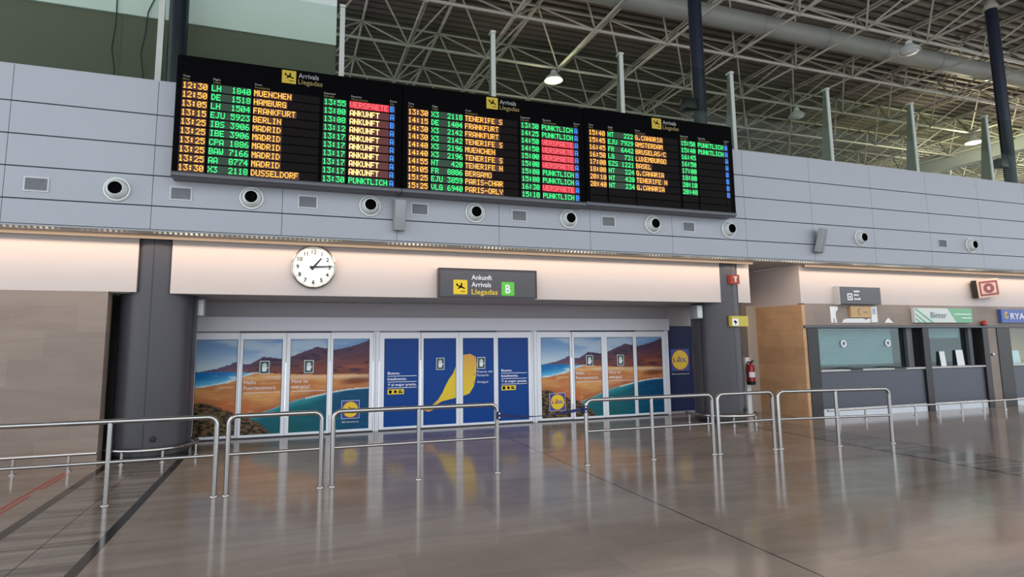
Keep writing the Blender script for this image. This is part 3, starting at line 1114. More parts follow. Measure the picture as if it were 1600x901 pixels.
desc = {0: 'beach poster door leaf in the left set', 1: 'blue poster door leaf in the centre set', 2: 'beach poster door leaf in the right set'}
leafd = [['fixed leaf with pale sea and dark rocks', 'sliding leaf with a Fuerteventura greeting', 'sliding leaf with a nice to see you greeting', 'fixed leaf with mountain and logo on teal water'],
         ['fixed leaf with white slogan, left of the island map', 'sliding leaf with the narrow half of the yellow island', 'sliding leaf with the broad half of the yellow island', 'fixed leaf with white slogan, right of the island map'],
         ['fixed leaf with pale sea and big yellow logo', 'sliding leaf with a Fuerteventura greeting', 'sliding leaf with a nice to see you greeting', 'fixed leaf with dark mountain over teal water']]
dn = 0
for s in range(3):
    o_ = OFF[s]
    for k in range(4):
        dn += 1
        yf = YD - (0.035 if k in (1, 2) else 0.0)
        x0, x1 = BD[k] + o_ + 0.004, BD[k + 1] + o_ - 0.004
        g0, g1 = GL[k][0] + o_, GL[k][1] + o_
        t = thing('door_%d' % dn, ((x0 + x1) / 2, yf, 0), leafd[s][k] + ', ' + ['left', 'centre', 'right'][s] + ' door set', 'door', ['doors of the left set', 'doors of the centre set', 'doors of the right set'][s], 'structure')
        b = new()
        bevel_box(b, (x0, yf - 0.012, 0.022), (g0, yf + 0.03, 2.10), 0.004, 1)
        bevel_box(b, (g1, yf - 0.012, 0.022), (x1, yf + 0.03, 2.10), 0.004, 1)
        bevel_box(b, (g0, yf - 0.012, 0.022), (g1, yf + 0.03, ZG0), 0.004, 1)
        bevel_box(b, (g0, yf - 0.012, ZG1), (g1, yf + 0.03, 2.10), 0.004, 1)
        obj('door_frame', b, MT['frame'], t, smooth=False)
        b = new()
        box(b, (g0, yf - 0.004, ZG0), (g0 + 0.008, yf, ZG1))
        box(b, (g1 - 0.008, yf - 0.004, ZG0), (g1, yf, ZG1))
        box(b, (g0, yf - 0.004, ZG1 - 0.008), (g1, yf, ZG1))
        obj('gasket', b, MT['rubber'], t, smooth=False)
        if s != 1:
            U0, U1 = -2.145 + o_, 1.25 + o_
            b = poster_mesh(g0 + 0.008, g1 - 0.008, yf, lambda x, z: beach((x - U0) / (U1 - U0), (z - ZG0) / (ZG1 - ZG0)))
            obj('poster', b, PRINT, t, label='printed beach landscape film', smooth=False)
            if k in (1, 2):
                hand_decal(t, (g0 + g1) / 2 + (0.04 if k == 1 else 0.0), 1.40, yf)
                b = new()
                if k == 1:
                    text(b, 'Hello', g0 + .04, 1.07, yf - 0.003, .075)
                    text(b, 'Fuerteventura', g0 + .04, .96, yf - 0.003, .075, .60)
                else:
                    text(b, 'Nice to', g0 + .04, 1.07, yf - 0.003, .075)
                    text(b, 'see you!', g0 + .04, .96, yf - 0.003, .075, .36)
                box(b, (g0 + .04, yf - 0.004, .895), (g1 - .02, yf - 0.001, .905))
                obj('lettering', b, MT['white'], t, smooth=False)
            if s == 0 and k == 3:
                shop_logo(t, (g0 + g1) / 2 + .0, .48, .36, yf)
            if s == 2 and k == 0:
                shop_logo(t, (g0 + g1) / 2 + .03, .44, .40, yf, caption=False)
        else:
            b = new()
            box(b, (g0 + .008, yf, ZG0), (g1 - .008, yf + .01, ZG1))
            obj('poster', b, MT['blue_print'], t, label='royal blue printed film', smooth=False)
            if k in (0, 3):
                b = new()
                xa = g0 + .08
                for q, (tx_, zt) in enumerate((('Bueno.', 1.19), ('Inteligente.', 1.065), ('Y al mejor precio.', .94))):
                    text(b, tx_, xa, zt, yf - 0.003, .055, (.27, .42, .64)[q], bold=0.0015)
                    box(b, (xa, yf - 0.003, zt - .045), (xa + .64, yf - 0.001, zt - .033))
                obj('lettering', b, MT['white'], t, smooth=False)
                b = new()
                box(b, (xa, yf - 0.004, .76), (xa + .36, yf - 0.001, .87))
                st = obj('sticker', b, MT['yellow'], t, label='small yellow sticker with dark symbols', smooth=False)
                b = new()
                box(b, (xa + .03, yf - .006, .78), (xa + .09, yf - .003, .85))
                disc(b, xa + .17, .815, .032, yf - .006, yf - .003, 12)
                box(b, (xa + .24, yf - .006, .785), (xa + .33, yf - .003, .81))
                box(b, (xa + .24, yf - .006, .82), (xa + .30, yf - .003, .845))
                obj('symbols', b, MT['matblack'], st, smooth=False)
            else:
                hand_decal(t, (g0 + g1) / 2 + (.01 if k == 1 else .07), 1.40, yf)
                isl = [(2.455 + p * 1.335, .33 + q * 1.30) for p, q in ISLAND]
                isl = clip_x(clip_x(isl, g1 - .008, True), g0 + .008, False)
                b = new()
                prism(b, isl, 'XZ', yf - 0.002, yf + 0.001)
                col = b.verts.layers.float_color.new('print')
                for vv in b.verts:
                    hh = (vv.co.z - .33) / 1.30
                    c = mixc((226, 150, 70), (236, 204, 60), smooth01(.05, .25, hh))
                    c = mixc(c, (228, 168, 84), smooth01(.6, 1.0, hh))
                    vv[col] = lin(c)
                obj('island_map', b, PRINT, t, label='yellow and orange island outline', smooth=False)
                if k == 2:
                    b = new()
                    text(b, 'Puerto del', 3.345 + .345, 1.18, yf - 0.003, .05, .36)
                    text(b, 'Rosario', 3.345 + .345, 1.10, yf - 0.003, .05, .27)
                    text(b, 'Antigua', 3.345 + .335, .95, yf - 0.003, .05, .27)
                    obj('lettering', b, MT['white'], t, smooth=False)
                    for pz in (1.15, .98):
                        b = new()
                        disc(b, 3.345 + .265, pz, .028, yf - .005, yf - .002, 14)
                        prism(b, [(3.61 - .022, pz - .016), (3.61, pz - .06), (3.61 + .022, pz - .016)], 'XZ', yf - .005, yf - .002)
                        obj('map_pin', b, MT['orange'], t, smooth=False)
    # fixed parts of the set
    b = new()
    box(b, (BD[1] + o_ - .01, YD - .055, 2.104), (BD[3] + o_ + .01, YD + .02, 2.134))
    struct('trim_%d' % (20 + s), b, MT['black'], 'dark track slot above the sliding leaves of the %s door set' % ['left', 'centre', 'right'][s], 'door track')
    b = new()
    box(b, (BD[0] + o_, YD - .06, 0), (BD[4] + o_, YD + .05, .016))
    struct('trim_%d' % (30 + s), b, MT['black'], 'dark threshold under the %s door set' % ['left', 'centre', 'right'][s], 'threshold')
for k, (xa, xb, lab) in enumerate(((1.339, 1.462, 'between the left and centre doors'), (5.055, 5.186, 'between the centre and right doors'), (8.779, 8.885, 'between the right doors and navy panel'))):
    b = new()
    w3 = (xb - xa) / 3
    for q in range(3):
        bevel_box(b, (xa + w3 * q + .002, YD - (0.02 if q != 1 else 0.045), 0), (xa + w3 * (q + 1) - .002, YD + .04, 2.134), 0.004, 1)
    struct('trim_%d' % (40 + k), b, MT['frame'], 'white ribbed mullion post ' + lab, 'mullion')
t = thing('advert_panel', (9.2, YD, 0), 'dark navy advert panel with yellow logo behind the right column', 'advert')
b = new()
box(b, (8.89, YD - .01, .075), (9.70, YD + .015, 2.245))
obj('panel', b, MT['navy_print'], t, smooth=False)
b = new()
box(b, (8.89, YD - .03, 2.245), (9.72, YD + .015, 2.30))
box(b, (8.89, YD - .03, .03), (9.72, YD + .015, .075))
obj('panel_frame', b, MT['soffit'], t, smooth=False)
shop_logo(t, 9.22, 1.37, .56, YD - .012, True, False)

# ------------------------------------------------------------------ arrivals boards
FONT = {
 '0': '3E5149453E', '1': '00427F4000', '2': '4261514946', '3': '2141454B31', '4': '1814127F10', '5': '2745454539', '6': '3C4A494930', '7': '0171090503', '8': '3649494936', '9': '064949291E',
 'A': '7E1111117E', 'B': '7F49494936', 'C': '3E41414122', 'D': '7F4141221C', 'E': '7F49494941', 'F': '7F09090901', 'G': '3E4149497A', 'H': '7F0808087F', 'I': '00417F4100', 'J': '2040413F01',
 'K': '7F08142241', 'L': '7F40404040', 'M': '7F020C027F', 'N': '7F0408107F', 'O': '3E4141413E', 'P': '7F09090906', 'R': '7F09192946', 'S': '4649494931', 'T': '01017F0101', 'U': '3F4040403F',
 'V': '1F2040201F', 'W': '3F4038403F', 'X': '6314081463', 'Y': '0708700807', 'Z': '6151494543', ':': '0036360000', '.': '0060600000', '-': '0808080808', '/': '2010080402', ' ': '0000000000'}
DX, DZ = 0.01245, 0.0143
YB = -2.12


def led(b, s, x, zc, y):
    """dot matrix characters: one slightly raised lit square per dot"""
    for n_, ch in enumerate(s):
        hx = FONT[ch]
        for c in range(5):
            bits = int(hx[2 * c:2 * c + 2], 16)
            for r in range(7):
                if bits >> r & 1:
                    xa = x + (n_ * 6 + c) * DX
                    za = zc + (3 - r) * DZ
                    v = [b.verts.new(p) for p in ((xa, y, za - DZ * .46), (xa + DX * .96, y, za - DZ * .46), (xa + DX * .96, y, za + DZ * .46), (xa, y, za + DZ * .46))]
                    b.faces.new(v)


def plane_icon(b, cx, cz, s, y0, y1):
    """descending aeroplane seen from the side, with a runway bar"""
    def T(p):
        a = math.radians(-20)
        px, pz = p[0] * s, p[1] * s
        return (cx + px * math.cos(a) - pz * math.sin(a), cz + px * math.sin(a) + pz * math.cos(a))
    body = [(-.36, .02), (-.30, -.03), (.28, -.05), (.36, -.02), (.37, .015), (.33, .04), (.20, .055), (-.22, .05), (-.30, .16), (-.36, .16), (-.34, .05)]
    prism(b, [T(p) for p in body], 'XZ', y0, y1)
    prism(b, [T(p) for p in [(-.02, .05), (.12, .05), (.02, .30), (-.06, .30)]], 'XZ', y0, y1)
    prism(b, [T(p) for p in [(-.06, -.02), (.10, -.02), (-.10, -.20), (-.17, -.20)]], 'XZ', y0, y1)
    prism(b, [(cx + .02 * s, cz - .36 * s), (cx + .36 * s, cz - .36 * s), (cx + .36 * s, cz - .31 * s), (cx + .02 * s, cz - .31 * s)], 'XZ', y0, y1)


B1 = [('12:30', 'LH', '1840', 'MUENCHEN', '13:55', 'VERSPAETE', 'B'), ('12:50', 'DE', '1518', 'HAMBURG', '13:00', 'ANKUNFT', 'A'), ('13:05', 'LH', '1504', 'FRANKFURT', '13:08', 'ANKUNFT', 'B'),
      ('13:15', 'EJU', '5923', 'BERLIN', '13:12', 'ANKUNFT', 'A'), ('13:25', 'IBS', '3906', 'MADRID', '13:17', 'ANKUNFT', 'A'), ('13:25', 'IBE', '3906', 'MADRID', '13:17', 'ANKUNFT', 'A'),
      ('13:25', 'CPA', '1886', 'MADRID', '13:17', 'ANKUNFT', 'A'), ('13:25', 'BAW', '7166', 'MADRID', '13:17', 'ANKUNFT', 'A'), ('13:25', 'AA', '8774', 'MADRID', '13:17', 'ANKUNFT', 'A'), ('13:30', 'X3', '2118', 'DUSSELDORF', '13:30', 'PUNKTLICH', 'A')]
B2 = [('13:30', 'X3', '2118', 'TENERIFE S', '13:30', 'PUNKTLICH', 'A'), ('14:15', 'DE', '1404', 'FRANKFURT', '14:25', 'PUNKTLICH', 'A'), ('14:30', 'X3', '2142', 'FRANKFURT', '14:50', 'VERSPAETE', 'A'),
      ('14:30', 'X3', '2142', 'TENERIFE S', '14:50', 'VERSPAETE', 'A'), ('14:40', 'X3', '2196', 'MUENCHEN', '15:00', 'VERSPAETE', 'A'), ('14:40', 'X3', '2196', 'TENERIFE S', '15:00', 'VERSPAETE', 'A'),
      ('14:55', 'NT', '420', 'TENERIFE N', '15:00', 'PUNKTLICH', 'B'), ('15:05', 'FR', '8886', 'BERGAMO', '15:00', 'PUNKTLICH', 'A'), ('15:25', 'EJU', '3859', 'PARIS-CHAR', '16:30', 'VERSPAETE', 'A'), ('15:25', 'VLG', '6940', 'PARIS-ORLY', '15:10', 'PUNKTLICH', 'B')]
B3 = [('15:40', 'NT', '222', 'G.CANARIA', '15:50', 'PUNKTLICH', 'B'), ('15:45', 'EJU', '7929', 'AMSTERDAM', '15:40', 'PUNKTLICH', 'A'), ('16:45', 'FR', '6442', 'BRUSELAS/C', '16:45', '', 'A'),
      ('16:50', 'LG', '731', 'LUXEMBURGO', '16:50', '', 'A'), ('17:00', 'EZS', '1221', 'BASEL', '17:00', '', 'B'), ('18:00', 'NT', '224', 'G.CANARIA', '18:00', '', 'B'),
      ('20:10', 'NT', '420', 'TENERIFE N', '20:10', '', 'B'), ('20:40', 'NT', '234', 'G.CANARIA', '20:40', '', 'B')]
blab = ['left arrivals board listing flights from 12:30 to 13:30, hung on the white fascia', 'centre arrivals board listing flights from 13:30 to 15:25, hung on the white fascia', 'right arrivals board listing flights from 15:40 to 20:40, hung on the white fascia']
for n_, rowsd in enumerate((B1, B2, B3)):
    xl = -2.24 + 3.657 * n_
    zo = (0, 0, 0.02)[n_]
    t = thing('arrivals_board', (xl + 1.82, YF - .02, 4.5 + zo), blab[n_], 'display board', 'arrivals boards on the fascia')
    b = new()
    bevel_box(b, (xl, YB, 4.60 + zo), (xl + 3.645, YF - .005, 6.535 + zo), 0.012, 2)
    obj('casing', b, MT['matblack'], t)
    b = new()
    prism(b, [(YB + .03, 4.515 + zo), (YB - .01, 4.535 + zo), (YB - .012, 4.575 + zo), (YB + .004, 4.60 + zo), (YF - .01, 4.60 + zo), (YF - .01, 4.515 + zo)], 'YZ', xl, xl + 3.645)
    obj('lip', b, MT['sign_grey'], t, label='dark grey bottom lip', smooth=False)
    X = xl + .095
    yt = YB - .006
    # display strips behind the characters
    colm = [('time', 0, .375), ('flight', .42, 1.03), ('origin', 1.065, 2.12), ('expected', 2.185, 2.575), ('remark', 2.62, 3.315), ('room', 3.325, 3.42)]
    for r in range(10):
        zc = 6.03 + zo - .1511 * r
        q = rowsd[r] if r < len(rowsd) else None
        b = new()
        for nm, xa, xb in colm:
            mi = 0
            if q:
                mi = {'time': 4, 'flight': 3, 'expected': 3, 'room': 5, 'origin': 4}.get(nm, 0)
                if nm == 'remark':
                    mi = {'VERSPAETE': 1, 'ANKUNFT': 2, 'PUNKTLICH': 3, '': 0}[q[5]]
            if nm == 'origin' and q:
                xm = xa + .01 + len(q[3]) * 6 * DX
                box(b, (X + xa, YB - .004, zc - .064), (X + xm, YB + .002, zc + .064), 4)
                box(b, (X + xm, YB - .004, zc - .064), (X + xb, YB + .002, zc + .064), 0)
            else:
                box(b, (X + xa, YB - .004, zc - .064), (X + xb, YB + .002, zc + .064), mi)
        rw = obj('flight_row', b, [MT['led_off'], E_RED, G_RED, G_GRN, G_AMB, G_BLU], t, smooth=False)
        if q:
            rem = {'VERSPAETE': E_PNK, 'ANKUNFT': E_YEL, 'PUNKTLICH': E_GRN, '': None}[q[5]]
            for nm, s_, xx, m in (('time_lettering', q[0], .003, E_AMB), ('flight_lettering', q[1], .43, E_GRN), ('number_lettering', q[2], 1.03 - len(q[2]) * 6 * DX, E_GRN),
                                  ('origin_lettering', q[3], 1.07, E_AMB), ('expected_lettering', q[4], 2.195, E_GRN), ('remark_lettering', q[5], 2.632, rem), ('room_lettering', q[6], 3.335, E_BLU)):
                if s_:
                    b = new()
                    led(b, s_, X + xx, zc, yt)
                    obj(nm, b, m, rw, smooth=False)
    b = new()
    box(b, (xl + 1.59, YB - .008, 6.275 + zo), (xl + 1.818, YB + .002, 6.50 + zo))
    pc = obj('pictogram', b, E_SIGNYD, t, label='yellow landing aeroplane pictogram', smooth=False)
    b = new()
    plane_icon(b, xl + 1.704, 6.395 + zo, .225, YB - .011, YB - .007)
    obj('aeroplane', b, MT['matblack'], pc, smooth=False)
    b = new()
    text(b, 'Arrivals', xl + 1.855, 6.395 + zo, YB - .006, .085, .335, bold=.001)
    obj('english_heading', b, E_BOARDW, t, smooth=False)
    b = new()
    text(b, 'Llegadas', xl + 1.855, 6.285 + zo, YB - .006, .085, .40, bold=.001)
    obj('spanish_heading', b, E_BOARDY, t, smooth=False)
    b, b2 = new(), new()
    for ta, tb_, xx in (('Time', 'Hora', 0), ('Flight', 'Vuelo', .445), ('From', 'Procedencia', 1.08), ('Expected', 'Estimada', 2.19), ('Remarks', 'Observaciones', 2.65), ('Room', 'Sala', 3.33)):
        text(b, ta, X + xx, 6.165 + zo, YB - .004, .036)
        text(b2, tb_, X + xx, 6.115 + zo, YB - .004, .034)
    obj('english_captions', b, E_BOARDW, t, smooth=False)
    obj('spanish_captions', b2, E_BOARDY, t, smooth=False)

# ------------------------------------------------------------------ air nozzles, grilles, speakers on the fascia
zn = 4.315


def nozzle(x):
    r = thing('air_nozzle', (x, YF, zn), '', 'air nozzle', 'round air nozzles on the fascia')
    b = new()
    lathe(b, [(0.188, 0.0), (0.193, 0.012), (0.188, 0.03), (0.165, 0.035), (0.158, 0.02), (0.158, 0.0)], (x, YF, zn), '-Y', 36)
    obj('flange', b, MT['nozzle'], r)
    b = new()
    lathe(b, [(0.155, 0.005), (0.152, 0.05), (0.135, 0.10), (0.112, 0.135), (0.104, 0.138), (0.098, 0.13), (0.09, 0.06), (0, 0.03)], (x, YF, zn), '-Y', 36)
    obj('swivel_ball', b, MT['nozzle'], r)
    b = new()
    lathe(b, [(0.0965, 0.128), (0.085, 0.07), (0, 0.045)], (x, YF - .001, zn), '-Y', 28)
    obj('nozzle_throat', b, MT['matblack'], r, label='black nozzle throat')
    return r


nx0 = -1.07
nz0 = nozzle(-3.035)
nw = {0: 'left of the boards, first on the left', 1: 'below the left half of the left arrivals board', 2: 'below the right half of the left arrivals board', 3: 'below the left half of the centre arrivals board', 4: 'below the right end of the centre arrivals board',
      5: 'below the middle of the right arrivals board', 6: 'below the right end of the right arrivals board', 8: 'just right of the right loudspeaker', 10: 'farthest right', -1: 'beyond the left picture edge'}
nz0['label'] = 'round white air nozzle on the fascia ' + nw[0]
for k in (1, 2, 3, 4, 5, 6, 8, 10):
    dup(nz0, (-3.035 + 1.9657 * k, YF, zn), 'round white air nozzle on the fascia ' + nw[k])


def grille(x):
    r = thing('vent_grille', (x, YF, zn), '', 'vent grille', 'small grilles on the fascia')
    b = new()
    for a, c in (((x - .165, zn - .115), (x + .165, zn - .092)), ((x - .165, zn + .092), (x + .165, zn + .115)), ((x - .165, zn - .092), (x - .142, zn + .092)), ((x + .142, zn - .092), (x + .165, zn + .092))):
        box(b, (a[0], YF - .012, a[1]), (c[0], YF + .002, c[1]))
    obj('grille_frame', b, MT['frame_grey'], r, smooth=False)
    b = new()
    box(b, (x - .142, YF - .002, zn - .092), (x + .142, YF + .002, zn + .092), 1)
    for k in range(9):
        z = zn - .083 + .0205 * k
        prism(b, [(YF - .010, z), (YF - .002, z + .012), (YF - .001, z + .010), (YF - .009, z - .002)], 'YZ', x - .142, x + .142)
    obj('slats', b, [MT['grille'], MT['dark_gap']], r, smooth=False)
    return r


g0_ = grille(-4.10)
gw = {0: 'near the left picture edge', 1: 'left of the second nozzle', 2: 'between the second and third nozzles', 3: 'beside the left loudspeaker', 4: 'between the fourth and fifth nozzles', 5: 'between the fifth and sixth nozzles', 6: 'left of the seventh nozzle', 10: 'left of the farthest right nozzle'}
g0_['label'] = 'small grey slatted grille on the fascia ' + gw[0]
for k in (1, 2, 3, 4, 5, 6, 10):
    dup(g0_, (-4.10 + 1.9675 * k, YF, zn), 'small grey slatted grille on the fascia ' + gw[k])


def wall_speaker(x, z, yaw, lab):
    r = thing('wall_speaker', (x, YF - .12, z), lab, 'speaker', 'grey loudspeakers on the fascia')
    r.rotation_euler = (0, 0, 0)
    R_ = Matrix.Translation((x, YF - .16, z)) @ Matrix.Rotation(yaw, 4, 'Z') @ Matrix.Rotation(math.radians(14), 4, 'X')
    b = new()
    bevel_box(b, (-.105, -.02, -.28), (.105, .13, .28), .012)
    bmesh.ops.transform(b, matrix=R_, verts=b.verts)
    obj('cabinet', b, MT['speaker'], r)
    b = new()
    bevel_box(b, (-.095, -.055, -.27), (.095, -.018, .27), .012)
    box(b, (-.06, -.058, -.06), (.06, -.05, -.05))
    bmesh.ops.transform(b, matrix=R_, verts=b.verts)
    obj('speaker_grille', b, MT['grille'], r)
    b = new()
    box(b, (x - .05, YF - .10, z - .12), (x + .03, YF, z - .20))
    obj('bracket', b, MT['sign_grey'], r, smooth=False)


wall_speaker(1.41, 4.15, 0.0, 'grey upright loudspeaker on the fascia under the joint of left and centre boards')
wall_speaker(11.32, 4.15, math.radians(38), 'grey tilted loudspeaker on the fascia right of the arrivals boards')

# ------------------------------------------------------------------ clock
cx, cz, cy = -0.02, 3.252, YP
t = thing('wall_clock', (cx, cy, cz), 'round white analogue wall clock above the left doors', 'clock')
b = new()
lathe(b, [(0, 0.0), (0.385, 0.0), (0.392, 0.03), (0.388, 0.075), (0.372, 0.085), (0.360, 0.07), (0.358, 0.05)], (cx, cy, cz), '-Y', 56)
obj('case', b, MT['steel'], t)
b = new()
lathe(b, [(0, 0.056), (0.36, 0.056), (0.36, 0.04), (0, 0.04)], (cx, cy, cz), '-Y', 56)
fc = obj('dial', b, MT['clockface'], t)
for h in range(1, 13):
    a = math.radians(90 - 30 * h)
    b = new()
    text(b, str(h), cx + .275 * math.cos(a), cz + .275 * math.sin(a) - .034, cy - .058, .070, None, 'C', bold=.003)
    obj('numeral', b, MT['black'], fc, smooth=False)
b = new()
for m_ in range(60):
    a = math.radians(6 * m_)
    ca, sa = math.cos(a), math.sin(a)
    wd = .003 if m_ % 5 else .006
    prism(b, [(cx + .328 * ca - wd * sa, cz + .328 * sa + wd * ca), (cx + .346 * ca - wd * sa, cz + .346 * sa + wd * ca), (cx + .346 * ca + wd * sa, cz + .346 * sa - wd * ca), (cx + .328 * ca + wd * sa, cz + .328 * sa - wd * ca)], 'XZ', cy - .059, cy - .056)
obj('minute_marks', b, MT['grey_text'], fc, smooth=False)


def hand(name, ang, L_, tail, wd, y):
    a = math.radians(90 - ang)
    ca, sa = math.cos(a), math.sin(a)
    b_ = new()
    P_ = [(-tail, wd * 1.3), (0, wd), (L_, wd * .6), (L_, -wd * .6), (0, -wd), (-tail, -wd * 1.3)]
    prism(b_, [(cx + p * ca - q * sa, cz + p * sa + q * ca) for p, q in P_], 'XZ', cy - y - .004, cy - y)
    obj(name, b_, MT['black'], t, smooth=False)


hand('hour_hand', 39, .21, .06, .019, .062)
hand('minute_hand', 87, .325, .07, .016, .068)
b = new()
lathe(b, [(0, 0.078), (0.018, 0.078), (0.02, 0.06), (0, 0.06)], (cx, cy, cz), '-Y', 20)
obj('hub', b, MT['black'], t)

# ------------------------------------------------------------------ arrivals sign
t = thing('arrivals_sign', (3.29, YP, 3.02), 'dark grey lit sign reading Ankunft Arrivals Llegadas B above the centre doors', 'sign')
ys = YP - .15
b = new()
bevel_box(b, (2.275, ys, 2.738), (4.31, YP - .002, 3.305), .008, 1)
obj('sign_box', b, MT['arrive_grey'], t, smooth=False)
b = new()
for a, c in (((2.275, 3.283), (4.31, 3.305)), ((2.275, 2.738), (4.31, 2.76)), ((2.275, 2.76), (2.297, 3.283)), ((4.288, 2.76), (4.31, 3.283))):
    box(b, (a[0], ys - .008, a[1]), (c[0], ys + .01, c[1]))
obj('sign_rim', b, MT['darkframe'], t, smooth=False)


def tile(b, x0, x1, z0, z1, y0, y1, r=.02):
    pts = []
    for cx_, cz_, a_ in ((x1 - r, z1 - r, 0), (x0 + r, z1 - r, 90), (x0 + r, z0 + r, 180), (x1 - r, z0 + r, 270)):
        for q in range(5):
            an = math.radians(a_ + 22.5 * q)
            pts.append((cx_ + r * math.cos(an), cz_ + r * math.sin(an)))
    prism(b, pts, 'XZ', y0, y1)


b = new()
tile(b, 2.565, 2.845, 2.80, 3.08, ys - .006, ys + .002)
pc = obj('pictogram', b, E_SIGNY, t, label='yellow landing aeroplane pictogram', smooth=False)
b = new()
plane_icon(b, 2.705, 2.945, .27, ys - .009, ys - .005)
obj('aeroplane', b, MT['matblack'], pc, smooth=False)
b = new()
text(b, 'Ankunft', 2.93, 3.09, ys - .004, .095, .42, bold=.001)
text(b, 'Arrivals', 2.93, 2.95, ys - .004, .095, .40, bold=.001)
obj('white_lettering', b, E_SIGNW, t, smooth=False)
b = new()
text(b, 'Llegadas', 2.93, 2.805, ys - .004, .10, .54, bold=.001)
obj('yellow_lettering', b, E_SIGNY, t, smooth=False)
b = new()
tile(b, 3.55, 3.82, 2.79, 3.06, ys - .006, ys + .002)
gt = obj('gate_tile', b, E_SIGNG, t, label='green tile with white letter B', smooth=False)
b = new()
text(b, 'B', 3.685, 2.84, ys - .008, .165, .105, 'C', bold=.004)
obj('gate_letter', b, E_SIGNW, gt, smooth=False)


# ------------------------------------------------------------------ emergency lights, fire signs, extinguisher
def emergency(x, y, z, lab):
    t_ = thing('emergency_light', (x, y, z), lab, 'emergency light', 'emergency lights by the doors')
    b_ = new()
    bevel_box(b_, (x - .10, y - .10, z - .16), (x + .07, y + .14, z + .16), .02)
    obj('housing', b_, MT['grey_metal'], t_)
    b_ = new()
    bevel_box(b_, (x - .085, y - .118, z - .14), (x + .055, y - .098, z + .14), .008)
    obj('diffuser', b_, MT['nozzle'], t_)


emergency(-1.94, -.42, 2.54, 'pale emergency light on the side of the left dark column')
emergency(8.62, -.80, 2.53, 'pale emergency light on the side of the right dark column')
t = thing('fire_sign', (9.29, -1.3, 3.265), 'small red lit extinguisher sign high on the right dark column', 'sign')
b = new()
bevel_box(b, (9.165, -1.34, 3.16), (9.41, -1.235, 3.37), .006, 1)
obj('sign_box', b, E_FIRE, t, smooth=False)
b = new()
prism(b, [(9.24, 3.33), (9.345, 3.33), (9.345, 3.295), (9.315, 3.29), (9.315, 3.20), (9.27, 3.20), (9.27, 3.29), (9.24, 3.30)], 'XZ', -1.345, -1.338)
obj('symbol', b, E_FIREW, t, smooth=False)
t = thing('camera_notice', (9.34, -1.3, 2.3), 'yellow camera notice plate on the right dark column', 'sign')
b = new()
box(b, (9.11, -1.345, 2.185), (9.58, -1.25, 2.42))
obj('plate', b, MT['notice_yellow'], t, smooth=False)
b = new()
box(b, (9.13, -1.349, 2.20), (9.30, -1.344, 2.36))
obj('white_field', b, MT['white'], t, smooth=False)
b = new()
prism(b, [(9.165, 2.29), (9.235, 2.255), (9.26, 2.285), (9.195, 2.325)], 'XZ', -1.353, -1.348)
box(b, (9.205, -1.353, 2.225), (9.22, -1.348, 2.265))
obj('camera_symbol', b, MT['matblack'], t, smooth=False)
b = new()
text(b, 'ZONA', 9.33, 2.33, -1.347, .04, .2)
box(b, (9.33, -1.348, 2.28), (9.55, -1.346, 2.285))
box(b, (9.33, -1.348, 2.25), (9.52, -1.346, 2.255))
b.free()
t = thing('extinguisher_post', (10.83, .15, 0), 'white post carrying the fire extinguisher', 'post')
b = new()
bevel_box(b, (10.77, .12, 0.0), (10.90, .20, 1.42), .006, 1)
obj('board', b, MT['white'], t, smooth=False)
t = thing('fire_extinguisher', (10.86, 0.0, .75), 'red fire extinguisher with white label on the white post', 'fire extinguisher')
ex, ey = 10.79, -0.01
b = new()
lathe(b, [(0, .80), (.085, .80), (.10, .815), (.10, 1.17), (.09, 1.215), (.06, 1.25), (.03, 1.265), (0, 1.265)], (ex, ey, 0), 'Z', 28)
obj('cylinder_body', b, MT['ext'], t)
b = new()
lathe(b, [(0, .74), (.094, .74), (.104, .76), (.104, .83), (0, .83)], (ex, ey, 0), 'Z', 28)
obj('foot_ring', b, MT['black'], t)
b = new()
box(b, (ex - .05, ey + .09, 1.08), (ex + .0, .121, 1.12))
box(b, (ex - .05, ey + .05, .80), (ex + .0, .121, .82))
obj('wall_bracket', b, MT['grey_metal'], t, smooth=False)
b = new()
lathe(b, [(.1015, .93), (.1015, 1.06)], (ex, ey, 0), 'Z', 28)
dele = [f for f in b.faces if f.calc_center_median().y > ey - .045]
bmesh.ops.delete(b, geom=dele, context='FACES')
obj('paper_label', b, MT['white'], t)
b = new()
tube(b, [(ex, ey, 1.26), (ex, ey, 1.32)], .028, 12)
prism(b, [(ex - .02, 1.30), (ex + .11, 1.36), (ex + .12, 1.345), (ex, 1.285)], 'XZ', ey - .015, ey + .015)
prism(b, [(ex - .02, 1.285), (ex + .10, 1.31), (ex + .10, 1.30), (ex, 1.27)], 'XZ', ey - .015, ey + .015)
obj('valve_handle', b, MT['black'], t)
b = new()
tube(b, [(ex - .02, ey, 1.30), (ex - .09, ey - .02, 1.32), (ex - .145, ey - .03, 1.24), (ex - .15, ey - .03, 1.05), (ex - .13, ey - .03, .90), (ex - .10, ey - .05, .84)], .016, 8)
obj('hose', b, MT['rubber'], t)


# ------------------------------------------------------------------ barriers
def ubar(xl, xr, yl, yr_, h, r, n=6):
    pts = [(xl, yl, 0.0), (xl, yl, h - r)]
    def Y(x_):
        return yl + (yr_ - yl) * (x_ - xl) / (xr - xl)
    for k in range(1, n + 1):
        a = math.pi / 2 * k / n
        x_ = xl + r - r * math.cos(a)
        pts.append((x_, Y(x_), h - r + r * math.sin(a)))
    for k in range(n + 1):
        a = math.pi / 2 * k / n
        x_ = xr - r + r * math.sin(a)
        pts.append((x_, Y(x_), h - r + r * math.cos(a)))
    pts.append((xr, yr_, 0.0))
    return pts


